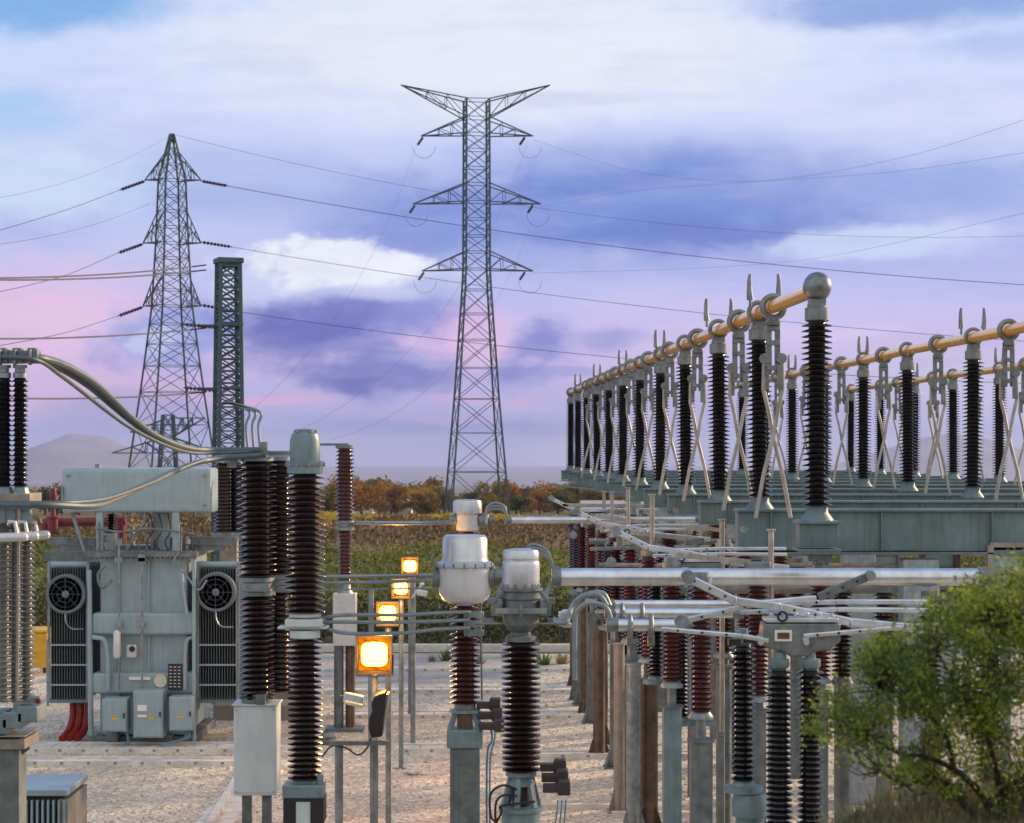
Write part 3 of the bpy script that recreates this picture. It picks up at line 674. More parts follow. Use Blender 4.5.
g = MB(); g.lathe([(.2, 0), (.2, .08), (.16, .08), (.16, .4)], P(111, 553, 40.8), 18); tr_ = g.build('turret', 'tpaint', r)
g = MB(); g.lathe(sheds(.4, .06, .12, .06), P(111, 533, 40.8), 16); g.build('bushing', 'black', tr_)
for x_, yt in ((142, 556), (119, 540)):
    g = MB(); g.tube(P(x_, yt, 39.6), P(x_, 690, 39.6), .022, 8); g.box(P(x_, yt+2, 39.62), (.14, .1, .14)); g.box(P(x_, 625, 39.62), (.12, .1, .12)); g.box(P(x_, 560, 39.62), (.16, .1, .1)); g.build('oil_pipe', 'galv', r)
g = MB(); g.lathe([(.05, 0), (.075, .05), (.075, .5), (.04, .55)], P(117, 658, 39.6), 14); g.build('breather', 'white', r)
g = MB(); g.tube(P(89, 570, 39.8), P(91, 735, 39.8), .055, 10); g.build('side_pipe', 'tpaint', r)
g = MB(); g.path(spline([P(92, 637, 39.7), P(104, 640, 39.7), P(108, 655, 39.7), P(108, 690, 39.7)], 5), .05, 10); g.build('side_pipe', 'tpaint', r)
g = MB(); g.path(spline([P(192, 637, 39.7), P(186, 645, 39.7), P(185, 690, 39.7)], 5), .04, 10); g.tube(P(194, 560, 39.6), P(194, 740, 39.6), .04, 10); g.tube(P(181, 570, 39.6), P(187, 615, 39.6), .035, 8); g.build('side_pipe', 'tpaint', r)
g = MB(); g.path(spline([P(178, 553, 39.7), P(174, 563, 39.6), P(186, 575, 39.55), P(198, 590, 39.5), P(207, 580, 39.5)], 6), .02, 6); g.build('fan_cable', 'galv', r)
g = MB(); g.path(spline([P(105, 566, 39.6), P(98, 575, 39.6), P(102, 588, 39.6), P(112, 580, 39.7)], 6), .03, 6); g.build('fan_cable', 'galv_dull', r)
random.seed(4)
for k, (x_, h_) in enumerate(((98, 30), (104, 22), (126, 14), (133, 26), (139, 12), (147, 20), (152, 30), (157, 14), (181, 26), (187, 16), (192, 30), (198, 20))):
    g = MB(); g.tube(P(x_, 553, 40.2+.25*(k % 4)), P(x_+random.uniform(-1, 1), 553-h_, 40.2+.25*(k % 4)), .018+.02*(k % 3 == 0), 8)
    if k % 2: g.lathe([(.05, 0), (.07, .02), (.07, .12), (.03, .14)], P(x_, 553-h_*.5, 40.2+.25*(k % 4)), 12)
    g.build('cover_fitting', ('galv', 'galv_dull', 'beige')[k % 3], r)
g = MB(); g.path(spline([P(97, 528, 40.1), P(120, 532, 40.1), P(150, 529, 40.1), P(196, 534, 40.1)], 6), .025, 6); g.build('cover_pipe', 'galv_dull', r)
g = MB(); g.box(P(143, 548, 40.8), (3.4, .1, .1)); g.box(P(205, 541, 40.8), (1.3, .15, .18)); g.box(P(78, 541, 40.8), (1.2, .15, .14)); g.build('cable_tray', 'galv_dull', r)
for k in range(3):
    g = MB(); x_ = 150+k*9; g.path(spline([P(x_, 514, 40.4), P(x_+3, 530, 40.3), P(x_-3, 542, 40.2), P(x_+2, 553, 40.2)], 5), .014, 6); g.build('cover_lead', 'rubber', r)
# radiators
def radiator(x0, x1, fx, fy):
    g = MB(); n = 14
    for i in range(n): xa = x0+(x1-x0)*(i+.5)/n; g.box(*TB(xa-.3, xa+.3, 568, 700, 40.05, 42.3))
    rad = g.build('radiator_panel', 'radiator', r)
    g = MB(); g.box(*TB(x0+1, x1-1, 570, 698, 41.2, 41.3)); g.build('dark_gap_sheet', 'dark', rad)  # dark sheet midway back that darkens the gaps between the fins
    g = MB(); g.tube(P(x0-1, 565, 40.3), P(x1+1, 565, 40.3), .075, 12); g.tube(P(x0, 700, 40.3), P(x1, 700, 40.3), .06, 12)
    for y_ in (645, 665, 685): g.box(*TB(x0-.5, x1+.5, y_-.8, y_+.8, 39.98, 40.04))
    g.build('header_pipe', 'tpaint', rad)
    g = MB(); g.beam(P(x1+1, 562, 40), P(x1+1, 702, 40), .06, .06); g.beam(P(x0-1, 562, 40), P(x0-1, 702, 40), .05, .06); g.build('edge_frame', 'galv', rad)
    c = P(fx, fy, 39.75); g = MB()
    g.lathe([(.33, 0), (.37, -.02), (.395, .0), (.395, .2), (.34, .2), (.33, 0)], c-Vector((0, .05, 0)), 36, 'y'); fan = g.build('fan', 'radiator', r)
    g = MB(); g.lathe([(.0, -.06), (.07, -.05), (.085, .08), (0, .08)], c, 20, 'y')
    for k in range(6):
        a = k*R(60)+.3; u = Vector((math.cos(a), 0, math.sin(a))); v_ = Vector((-math.sin(a), 0, math.cos(a)))
        g.add([c+u*.07-v_*.04, c+u*.32-v_*.13+Vector((0, .05, 0)), c+u*.32+v_*.13-Vector((0, .02, 0)), c+u*.07+v_*.04], [(0, 1, 2, 3)])
    g.build('fan_blades', mat('fan_blade', (.16, .25, .38), .3), fan, smooth=False)
    g = MB()
    for rr in (.16, .26): g.ring(c-Vector((0, .09, 0)), rr, .003, 'y', 28, 4)
    for k in range(4): a = k*R(45); u = Vector((math.cos(a), 0, math.sin(a))); g.path([c-u*.34-Vector((0, .08, 0)), c+u*.34-Vector((0, .08, 0))], .0035, 4)
    g.build('fan_guard', 'galv_dull', fan)
    g = MB(); g.path(spline([c+Vector((.0, -.05, -.38)), c+Vector((.02, -.08, -.55)), c+Vector((.12, -.05, -.68)), c+Vector((.35, 0, -.7))], 5), .018, 6); g.build('fan_lead', 'galv', fan)
radiator(50, 87, 66, 594); radiator(199, 237, 216, 592)
for (x0, x1, y0, y1) in ((102, 127, 699, 732), (133, 163, 691, 738), (169, 193, 697, 731)):
    g = MB(); g.box(*TB(x0, x1, y0, y1, 39.2, 39.6)); bx_ = g.build('control_box', 'tpaint', r, bevel=.015)
    g = MB(); c, d = TB(x0+1.2, x1-1.2, y0+1.2, y1-1.2, 39.17, 39.2); g.box(c, d); g.build('door', 'tpaint', bx_, bevel=.008)
    xm = (x0+x1)/2+(3 if x1 == 163 else 0); ym = y0+(y1-y0)*.55; c = P(xm, ym, 39.16); s_ = .055
    g = MB(); g.add([c+Vector((-s_, 0, -s_*.8)), c+Vector((s_, 0, -s_*.8)), c+Vector((0, 0, s_))], [(0, 1, 2)]); g.build('warning_sign', 'warn', bx_, smooth=False)
    g = MB(); c = c-Vector((0, .003, 0)); g.add([c+Vector((.012, 0, .03)), c+Vector((-.018, 0, -.004)), c+Vector((.0, 0, -.004)), c+Vector((-.01, 0, -.035)), c+Vector((.02, 0, .002)), c+Vector((.003, 0, .002))], [(0, 1, 2), (0, 2, 5), (5, 2, 3), (5, 3, 4)]); g.build('lightning_mark', 'plate', bx_, smooth=False)
    if x1 == 163:
        g = MB(); g.box(P(142, 708, 39.16), (.18, .006, .12)); g.box(P(142, 716, 39.16), (.18, .006, .05)); g.build('paper_label', 'label', bx_)
    g = MB(); g.box(P(x1-3, (y0+y1)/2, 39.15), (.03, .03, .1)); g.build('handle', 'plastic', bx_)
g = MB(); g.box(*TB(168, 182, 664, 690, 39.7, 39.76)); npz = g.build('nameplate', 'plate', r)
g = MB()
for j in range(7):
    for i in range(3): g.box(P(170.6+i*4.3, 667+j*3.3, 39.69), (.05, .004, .012))
g.build('nameplate_text', 'label', npz)
g = MB(); g.lathe([(.13, 0), (.13, .02)], P(160.5, 681, 39.74), 20, 'y'); g.build('round_label', mat('cream_label', (.62, .62, .52), .6), r)
g = MB(); g.box(*TB(129, 150, 677, 680, 39.74, 39.78)); g.build('strip_label', 'label', r)
g = MB(); g.box(P(132, 651, 39.85), (.2, .2, .26)); ga_ = g.build('gauge', 'white', r, bevel=.03)
g = MB(); g.lathe([(.06, 0), (.06, .02)], P(132, 649, 39.7), 16, 'y'); g.build('gauge_face', 'plate', ga_)
g = MB(); g.path(spline([P(127, 732, 39.4), P(128, 742, 39.4), P(124, 748, 39.4)], 5), .03, 6)
for i in range(3): g.path(spline([P(185+i*2, 731, 39.4), P(184+i*2, 738, 39.4), P(165, 744, 39.3), P(148, 752, 39.2)], 6), .022, 6)
g.build('drooping_cable', 'blue', r)
# plinths, red sleeves, fire pipe
g = MB(); g.box(*TB(213, 300, 705, 738, 43.5, 46)); g.box(*TB(212, 301, 651, 705, 44.5, 47)); tag(g.build('plinth_wall', 'plinth', org=tuple(P(255, 738, 43.5)), bevel=.03), 'low beige plinth wall behind the porcelain columns', 'wall')
for i, nm in enumerate(('left', 'middle', 'right')):
    x_ = 71+i*7.5; g = MB(); g.path(spline([P(x_+2, 700, 40.6), P(x_+2, 715, 40.5), P(x_-2, 730, 40.3), P(x_-9, 739, 40)], 6), .075, 10)
    tag(g.build('cable_sleeve', 'redcab', org=tuple(P(x_, 739, 40))), 'red cable sleeve under the left radiator, %s one of three' % nm, 'cable sleeve', 'red cable sleeves beside the transformer')
rf = thing('fire_pipe', 'dark red fire water pipework behind the transformer', 'pipe', (XX(60, 43.6), 43.6, 0))
g = MB(); g.tube(P(44, 523, 43.6), P(126, 521, 43.6), .10, 14); g.tube(P(45, 523, 43.6), P(45, 540, 43.6), .10, 12); g.tube(P(120, 518, 43.6), P(120, 645, 43.6), .13, 12); g.build('pipe_run', 'redp', rf)
g = MB(); c = P(53, 534, 43.2); g.lathe([(.08, 0), (.11, .03), (.11, .33), (.15, .34), (.15, .38), (.06, .4), (.04, .7), (.07, .72), (.08, .8), (.06, .98), (0, 1.0)], c, 16); g.build('valve', 'redp', rf)
g = MB(); g.box(P(72, 556, 43.5), (1.2, .2, .22)); g.box(P(72, 543, 43.5), (.9, .2, .15)); g.build('support_beam', 'galv_dull', rf)
ry = thing('yellow_container', 'yellow box container on the gravel behind the left porcelain stack', 'container', (XX(37, 52), 52, 0))
g = MB(); g.box(*TB(22, 47, 633, 668, 52, 53)); g.build('body', 'yellow', ry, bevel=.03)
g = MB(); g.box(*TB(20, 48.5, 630, 633, 51.95, 53.05)); g.build('lid', 'yellow', ry, bevel=.03)
for x_ in (24, 45): g = MB(); g.lathe([(.08, -.04), (.08, .04)], P(x_, 670, 52.1), 12, 'x'); g.build('wheel', 'rubber', ry)
g = MB(); g.tube((XX(48, 46), 46, 0), (XX(48, 46), 46, ZY(640, 46)), .035, 8); tag(g.build('thin_post', 'galv', org=(XX(48, 46), 46, 0)), 'thin steel post left of the left radiator', 'post')

# ------------------------------------------------------------------ porcelain columns (one-off)
def column_ins(g, c, h, rc, rs, pitch, n=28, alt=False): g.lathe(sheds(h, rc, rs, pitch, 0, alt), c, n)
# A : twin column with white box
YC = 26.0; X = XX(257, YC); r = thing('surge_column', 'thick brown porcelain column with grey mid collar on a white steel box', 'insulator column', (X, YC, 0))
def zc_(y_): return ZY(y_, YC)
g = MB(); column_ins(g, (X, YC, zc_(577)), zc_(461)-zc_(577), .165, .25, .074); g.build('porcelain', 'porc', r)
g = MB(); column_ins(g, (X, YC, zc_(697)), zc_(595)-zc_(697), .14, .225, .074); g.build('porcelain', 'porc', r)
g = MB(); g.lathe([(.24, 0), (.24, .05), (.2, .06), (.2, .17), (.24, .18), (.24, .235)], (X, YC, zc_(595)), 28); g.box((X+.05, YC-.27, zc_(586)), (.3, .1, .1)); g.build('collar', 'galv', r)
g = MB(); g.lathe([(.22, 0), (.22, .05), (.14, .06), (.14, .10)], (X, YC, zc_(461)), 24); g.box((X-.05, YC-.1, zc_(453)), (1.0, .12, .06)); g.box((X-.3, YC-.12, zc_(460)), (.12, .14, .2)); g.box((X+.1, YC-.12, zc_(448)), (.1, .1, .16)); g.build('terminal', 'galv', r)
g = MB()
for k in range(3): g.path(spline([(X-.12+k*.08, YC, zc_(448)), (X-.14+k*.08, YC, zc_(425)), (X-.1+k*.07, YC, zc_(412)), (X-.3, YC, zc_(404)), (X-.45, YC, zc_(403))], 6), .018, 6)
g.build('lead', 'cable', r)
g = MB(); g.lathe([(.2, 0), (.2, .05)], (X, YC, zc_(702)), 24)
for k in range(8): a = k*R(45); g.box((X+.19*math.cos(a), YC+.19*math.sin(a), zc_(700)+.05), (.05, .05, .08))
g.box((X+.08, YC-.2, zc_(697)), (.12, .1, .12)); g.build('base_flange', 'galv_dull', r)
g = MB(); g.box((X+.0, YC+.05, (zc_(704)+zc_(793))/2), (.55, .5, zc_(704)-zc_(793))); bx_ = g.build('steel_box', 'cab', r, bevel=.012)
g = MB(); g.box((X+.0, YC-.205, (zc_(706)+zc_(791))/2), (.52, .012, zc_(707)-zc_(790))); g.build('door', 'cab', bx_, bevel=.005)
g = MB()
for sx in (-1, 1):
    for yy in (708, 789): g.lathe([(.008, -.01), (.008, 0)], (X+sx*.24, YC-.212, zc_(yy)), 8, 'y')
g.build('screw', 'plastic', bx_)
g = MB(); g.box((X+.0, YC+.05, zc_(704)+.012), (.6, .55, .02)); g.build('lid', 'cab', bx_, bevel=.008)
for sx in (-1, 1): g = MB(); g.beam((X+sx*.13, YC, 0), (X+sx*.13, YC, zc_(793)), .12, .12); g.build('support_leg', 'galv_dull', r, bevel=.01)
for ya_, yb_, rc_ in ((461, 577, .16), (595, 697, .14)):
    g = MB(); column_ins(g, (X+.2, YC+.6, zc_(yb_)), zc_(ya_)-zc_(yb_), rc_, rc_+.055, .07); g.build('rear_porcelain', 'porc', r)
g = MB(); g.lathe([(.2, 0), (.2, .235)], (X+.2, YC+.6, zc_(595)), 24); g.build('rear_collar', 'galv', r)
g = MB(); g.lathe([(.2, 0), (.2, .05), (.12, .1)], (X+.2, YC+.6, zc_(461)), 24); g.build('rear_cap', 'galv', r)
# B : current transformer with teal pot
YC = 25.0; X = XX(305, YC); r = thing('current_transformer', 'tall brown porcelain current transformer with pale teal domed head', 'current transformer', (X, YC, 0))
g = MB(); g.lathe([(.19, 0), (.225, .01), (.225, .10), (.235, .11), (.235, .16), (.19, .17), (.19, .42), (.165, .50), (.12, .53), (.12, .56), (0, .565)], (X, YC, zc_(474)), 32); hd = g.build('head_tank', 'pot', r)
g = MB()
for k in range(10): a = k*R(36); g.box((X+.235*math.cos(a), YC+.235*math.sin(a), zc_(474)+.12), (.03, .03, .05))
for k in range(5): a = k*R(72)+.3; g.box((X+.13*math.cos(a), YC+.13*math.sin(a), zc_(474)+.535), (.04, .04, .03))
g.build('bolt', 'galv', hd)
g = MB(); column_ins(g, (X, YC, zc_(613)), zc_(474)-zc_(613), .15, .24, .072); g.build('porcelain', 'porc', r)
g = MB(); column_ins(g, (X, YC, zc_(779)), zc_(638)-zc_(779), .125, .21, .070); g.build('porcelain', 'porc', r)
g = MB(); g.box((X, YC, zc_(622)), (.46, .42, .1)); g.lathe([(.19, 0), (.19, .1)], (X, YC, zc_(638)), 24); g.box((X-.02, YC, zc_(627)), (.62, .3, .03)); g.lathe([(.2, 0), (.2, .06)], (X, YC, zc_(617)), 24); g.build('mid_casing', 'cab', r, bevel=.015)
g = MB(); g.box((X-.01, YC, zc_(789)), (.5, .45, .16)); g.box((X, YC, zc_(781)), (.3, .3, .06)); g.box((X+.2, YC-.1, zc_(778)), (.08, .1, .14)); bb = g.build('base_casing', 'pot', r, bevel=.015)
g = MB(); g.box((X, YC, zc_(808)), (.5, .4, .32)); g.build('base_frame', 'rubber', bb)
g = MB(); g.lathe([(.09, 0), (.09, .5)], (X+.0, YC-.22, zc_(823)-.2), 14); g.build('base_bottle', 'cab', bb)
g = MB(); g.lathe([(.18, 0), (.18, zc_(818))], (X, YC, 0), 16); g.build('support_post', 'galv', r)
# C : thin column with lamp
YC = 42.0; X = XX(345, YC); r = thing('voltage_divider', 'slim brown porcelain column in two sections above a white junction box', 'insulator column', (X, YC, 0))
g = MB(); pr_ = sheds(zc_(449)-zc_(521), .14, .18, .085); top = zc_(449)-zc_(521)
pr_ = [(rr*(1+.14*math.sin(math.pi*z_/top)), z_) for rr, z_ in pr_]; g.lathe(pr_, (X, YC, zc_(521)), 22); g.build('porcelain', 'red', r)
g = MB(); g.lathe(sheds(zc_(530)-zc_(583), .11, .15, .08), (X, YC, zc_(583)), 20); g.build('porcelain', 'red', r)
g = MB(); g.lathe([(.15, 0), (.2, .02), (.2, .08), (.12, .1), (.12, .18), (.2, .18), (.2, .22)], (X, YC, zc_(531)), 20); g.box((X+.4, YC, zc_(523)), (.5, .07, .06)); g.build('collar', 'galv', r)
g = MB(); g.lathe([(.15, 0), (.2, .02), (.2, .08), (.1, .09), (.1, .12)], (X, YC, zc_(449)), 20); g.box((X-.3, YC, zc_(444.5)), (.6, .07, .05)); g.build('top_cap', 'galv_dull', r)
g = MB(); g.box((X, YC, (zc_(593)+zc_(645))/2), (.48, .4, zc_(593)-zc_(645))); g.build('junction_box', 'white', r, bevel=.015)
g = MB(); g.lathe([(.17, 0), (.12, .1), (.12, .2)], (X, YC, zc_(593)), 16); g.build('base_flange', 'galv', r)
for dx, m_ in ((-.13, 'galv_dull'), (.11, 'rust')):
    g = MB(); g.tube((X+dx, YC, 0), (X+dx, YC, zc_(645)), .10, 14); g.build('support_leg', m_, r)
g = MB(); g.box((X, YC, .04), (.8, .6, .08)); g.build('foot_plate', 'galv_dull', r)
# D : column behind A on the left
YC = 46.0; X = XX(226, YC); r = thing('bushing_column', 'dark porcelain column half hidden behind the thick brown one', 'insulator column', (X, YC, 0))
for dx in (-.06, .16):
    g = MB(); g.lathe(sheds(zc_(463)-zc_(532), .16, .22, .085), (X+dx*1.3, YC+abs(dx)*2, zc_(532)), 20); g.build('porcelain', 'porc', r)
g = MB(); g.box((X+.05, YC, zc_(461)), (.6, .3, .06)); g.box((X+.05, YC, zc_(535)), (.7, .5, .12)); g.build('end_plate', 'galv', r)
g = MB(); g.box((X+.05, YC+.2, zc_(536)/2), (.4, .3, zc_(536)-.1)); g.build('support_post', 'beige', r, bevel=.02)

# ------------------------------------------------------------------ left foreground stack
YL = 20.0; zl = lambda y_: ZY(y_, YL)
r = thing('disconnector_stack', 'foreground grey and black insulator stack cut off by the left edge', 'disconnector', (XX(12, YL), YL, 0))
for i, (x_, rs_) in enumerate(((4, .085), (20, .08))):
    g = MB(); g.lathe(sheds(zl(378)-zl(487), rs_*.7, rs_, .05), (XX(x_, YL), YL, zl(487)), 20); g.build('upper_insulator', 'black', r)
    g = MB(); g.lathe([(.07, 0), (.07, .05), (.05, .06), (.05, .1), (.07, .1), (.07, .13)], (XX(x_, YL), YL, zl(378)), 16); g.build('cap', 'galv', r)
    g = MB(); g.lathe([(.10, 0), (.07, .1), (.07, .11)], (XX(x_+1, YL), YL, zl(498)), 8); g.build('base_cone', 'pot', r)
for x_ in (3, 18, 33):
    g = MB(); g.box(P(x_, 357, YL), (.13, .16, .13)); g.box(P(x_, 349.5, YL), (.09, .12, .03)); g.box(P(x_-3, 357, YL-.1), (.03, .06, .16)); g.build('clamp', 'alu', r, bevel=.008)
g = MB(); g.tube(P(-10, 355, YL), P(40, 358, YL), .025, 8); g.build('terminal_bar', 'alu', r)
g = MB(); g.box(P(8, 498, YL+.1), (.56, .5, .10)); g.build('cross_beam', 'beige', r, bevel=.005)
for x_ in (2, 12, 26): g = MB(); g.box(P(x_, 512, YL-.1), (.1, .1, .22)); g.box(P(x_, 507, YL-.12), (.13, .12, .05)); g.build('bolted_clamp', 'pot', r, bevel=.008)
for k, Yd in enumerate((YL-.5, YL-.25, YL)):
    g = MB(); g.tube(P(-12, 538, Yd), P(24+k*11, 537-k, Yd), .045, 12); g.lathe([(.045, 0), (.035, .03), (0, .045)], P(24+k*11, 537-k, Yd), 12, 'x'); g.path([P(18+k*10, 537, Yd), P(15+k*10, 522, Yd), P(8+k*10, 522, Yd)], .02, 6); g.build('corona_bar', 'white', r)
for x_, m_ in ((4, 'greyporc'), (16, 'greyporc'), (27, 'greyporc')):
    Yd = YL+.1*(x_-4)/12; g = MB(); g.lathe(sheds(zl(518)-zl(702), .05, .08, .055), (XX(x_, Yd), Yd, ZY(702, Yd)), 18); g.build('lower_insulator', m_, r)
g = MB(); g.tube(P(19, 500, YL-.2), P(17, 700, YL-.2), .014, 8); g.build('operating_rod', 'beige', r)
for x_, y_ in ((2, 712), (17, 706), (32, 700)):
    g = MB(); g.box(P(x_, y_+12, YL), (.2, .4, .16)); g.box(P(x_+3, y_-1, YL), (.12, .1, .06)); g.build('base_block', 'pot', r, bevel=.01)
    g = MB(); g.lathe([(.0, -.03), (.03, -.02), (.03, .02), (0, .03)], P(x_+6, y_+1, YL-.1), 12); g.build('spring', 'redp', r)
g = MB(); g.box(P(2, 740, YL+.1), (.6, .6, .10)); g.box(P(2, 732, YL+.1), (.62, .64, .012)); g.build('top_beam', 'beige', r, bevel=.005)
g = MB(); g.beam(P(8, 744, YL), P(8, 823+300, YL), .3, .3); g.beam(P(25, 740, YL), P(-5, 765, YL), .08, .2); g.build('support_post', 'galv_dull', r, bevel=.01)
# louvre box, bottom left
Yb = 22.0; c, d = TB(-40, 68, 790, 870, Yb, Yb+1.0)
r = thing('louvre_cabinet', 'grey louvred cabinet in the bottom left corner', 'cabinet', (c[0], c[1], 0))
g = MB(); g.box((c[0], c[1], c[2]/2+d[2]/4), (d[0]-.1, d[1]-.1, c[2]+d[2]/2)); g.build('body', 'dark', r)
g = MB(); g.box((c[0], c[1], c[2]+d[2]/2-.03), (d[0], d[1]+.05, .07)); g.build('lid', 'tpaint', r, bevel=.01)
g = MB()
for i in range(20): g.box(P(-38+i*5.4, 832, Yb-.02), (.022, .06, .7))
g.build('louvre', 'tpaint', r)
g = MB(); g.box((c[0]+d[0]/2-.05, c[1]-.02, c[2]/2+d[2]/4-.05), (.10, d[1], c[2]+d[2]/2-.1)); g.build('corner_panel', 'beige', r)

# flexible conductors
def cable(pts, r_, lab, m='cable'):
    g = MB(); pp = spline([P(*p) for p in pts], 10); g.path(pp, r_, 9); tag(g.build('flexible_conductor', m, org=tuple(pp[0])), lab, 'cable', 'flexible conductors')
cable([(-8, 352, 20), (40, 358, 20), (66, 366, 20.8), (93, 382, 21.6), (115, 402, 22.4), (133, 419, 23), (158, 437, 24), (188, 448, 25), (213, 450, 25.6), (262, 450, 25.7)], .04, 'topmost thick curving conductor from the left stack to the brown column', 'cable2')
cable([(-8, 356, 19.9), (36, 360, 19.9), (60, 375, 20.7), (85, 394, 21.6), (108, 412, 22.4), (131, 428, 23), (160, 443, 24), (188, 452, 25), (213, 453, 25.5), (250, 452, 25.6)], .022, 'thin lower curving conductor from the left stack to the brown column', 'cable2')
cable([(-8, 354, 20.1), (38, 359, 20.1), (62, 370, 20.9), (88, 386, 21.7), (112, 406, 22.5), (133, 423, 23.1), (160, 440, 24.1), (188, 451, 25.1), (213, 452, 25.7), (252, 454, 25.8)], .03, 'middle curving conductor between the two others left of the mast', 'cable2')
cable([(-8, 505, 19.6), (50, 505, 19.8), (92, 506, 20.5), (115, 499, 21.5), (150, 483, 23), (185, 467, 24.5), (215, 459, 25.3), (262, 455, 25.6)], .035, 'lower conductor passing in front of the oil tank, nearer one', 'cable2')
cable([(-8, 503, 19.8), (60, 503, 20), (100, 500, 20.8), (130, 491, 22), (165, 477, 23.6), (190, 465, 24.6), (218, 457, 25.4), (258, 453, 25.8)], .024, 'lower conductor passing in front of the oil tank, farther one', 'cable2')
cable([(262, 452, 26), (288, 452, 25.5)], .016, 'short link from the brown column to the teal domed head')
for i, (ya, yb) in enumerate(((577, 575), (583, 580), (590, 588))):
    cable([(272, ya+2, 26), (320, ya, 26), (380, ya-1, 26.5), (438, yb, 27)], .024 if i < 2 else .012, ('upper', 'middle', 'thin lowest')[i]+' straight conductor between the brown column and the large white dome')
for i, (ya, yb) in enumerate(((613, 612), (620, 620), (631, 628))):
    cable([(322, 618+i*4, 25), (345, ya+2, 25), (400, ya+2, 25.3), (440, yb+1, 25.6), (470, yb, 25.6)], .024, ('upper', 'middle', 'lower')[i]+' conductor from the teal headed column past the glowing lamps')
cable([(355, 523, 42), (420, 523, 43), (455, 522, 44)], .045, 'far level conductor between slim column and small white dome')

# ------------------------------------------------------------------ white domed breakers
def dome_breaker(label, X, Y, zp, s, low=False, lvl=1.0, kind='pot'):
    return thing('white_domed_breaker', label, 'circuit breaker', (X, Y, 0))
# middle (large pot)
YC = 26.0; X = XX(465, YC); r = thing('domed_breaker', 'largest white two piece dome on red brown porcelain and a square steel post', 'circuit breaker', (X, YC, 0), 'white domed breakers')
sB = YC/F; zt = zc_(535)
g = MB(); g.lathe([(.0, zc_(604)), (.22, zc_(603)), (.30, zc_(599)), (.335, zc_(592)), (.345, zc_(584)), (.345, zc_(568)), (.345, zc_(566))], (X, YC, 0), 40); g.build('lower_tank', 'white', r)
g = MB(); g.lathe([(.36, zc_(566.5)), (.375, zc_(566)), (.375, zc_(563.5)), (.345, zc_(562)), (.31, zc_(560.5)), (.295, zc_(556)), (.29, zc_(539)), (.275, zc_(537.4)), (.275, zc_(536.5)), (.255, zc_(535)), (0, zc_(534.6))], (X, YC, 0), 40); g.build('upper_tank', 'brushed', r)
g = MB()
for k in range(16): a = k*R(22.5); g.box((X+.37*math.cos(a), YC+.37*math.sin(a), zc_(564.8)), (.025, .025, .06))
for sx in (-1, 1): g.path([(X+sx*.37, YC, zc_(566)), (X+sx*.42, YC, zc_(560)), (X+sx*.40, YC, zc_(554))], .015, 6)
g.build('flange_bolt', 'galv', r)
g = MB(); g.lathe([(.17, -.02), (.17, .05), (.13, .06), (.13, .18), (.16, .18), (.16, .22)], (X+.33, YC, zc_(577)), 20, 'x'); g.build('side_terminal', 'alu', r)
g = MB(); g.lathe([(.16, -.05), (.13, .02), (.13, .06)], (X-.36, YC, zc_(578)), 16, 'x'); g.build('side_terminal', 'alu', r)
g = MB(); g.lathe(sheds(zc_(605)-zc_(704), .12, .19, .066), (X, YC, zc_(704)), 28); g.build('porcelain', 'red', r)
g = MB()
for k in range(3): g.box((X+.12, YC-.24, zc_(613+k*9)), (.26, .08, .08)); g.box((X+.2, YC-.28, zc_(613+k*9)), (.04, .04, .1)); g.box((X+.06, YC-.28, zc_(613+k*9)), (.04, .04, .1))
g.build('cable_clamp', 'galv', r, bevel=.006)
g = MB(); g.lathe([(.2, 0), (.2, .04), (.14, .05), (.14, .12), (.18, .13)], (X, YC, zc_(712)), 20); g.build('base_flange', 'galv', r)
g = MB()
for sx in (-1, 1):
    for sy in (-1, 1): g.beam((X+sx*.12, YC+sy*.12, zc_(712)), (X+sx*.2, YC+sy*.2, zc_(730)), .05, .05)
g.box((X, YC, zc_(711)), (.34, .34, .03)); g.build('pedestal', 'pot', r)
g = MB(); g.box((X, YC, zc_(721)), (.2, .2, .2)); g.build('mechanism', 'rust', r)
g = MB(); g.box((X, YC, zc_(737)), (.46, .46, .24)); g.build('post_head', 'pot', r, bevel=.02)
g = MB(); g.box((X, YC, zc_(746)/2), (.38, .38, zc_(746))); g.build('support_post', 'galv_dull', r, bevel=.02)
# relays beside it
def relay(x_, y_, Y, n, lab):
    rr = thing('relay_box', lab, 'relay box', tuple(P(x_, y_, Y)))
    for k in range(n):
        dx, dy = k*.06, k*-.12
        g = MB(); g.box(P(x_+k*1.5-10, y_+k*10.5+1, Y-k*.12), (.22, .12, .09)); g.build('arm', 'plastic', rr, bevel=.01)
        g = MB(); g.box(P(x_+k*2, y_+k*10.5, Y-k*.12), (.14, .15, .17)); g.build('housing', 'plastic', rr, bevel=.02)
    return rr
relay(495, 704, 26, 3, 'dark stacked relay boxes beside the post under the large dome')
cable([(490, 725, 25.8), (492, 740, 25.8), (487, 760, 25.9), (487, 860, 26)], .014, 'blue cable down from the upper relay boxes, left strand', 'blue')
cable([(496, 727, 25.7), (494, 742, 25.7), (490, 765, 25.8), (490, 860, 25.9)], .012, 'blue cable down from the upper relay boxes, right strand', 'blue')
cable([(481, 600, 26.1), (481, 640, 26.1), (482, 700, 26.1)], .012, 'thin vertical rod beside the red brown porcelain under the large dome', 'cable')
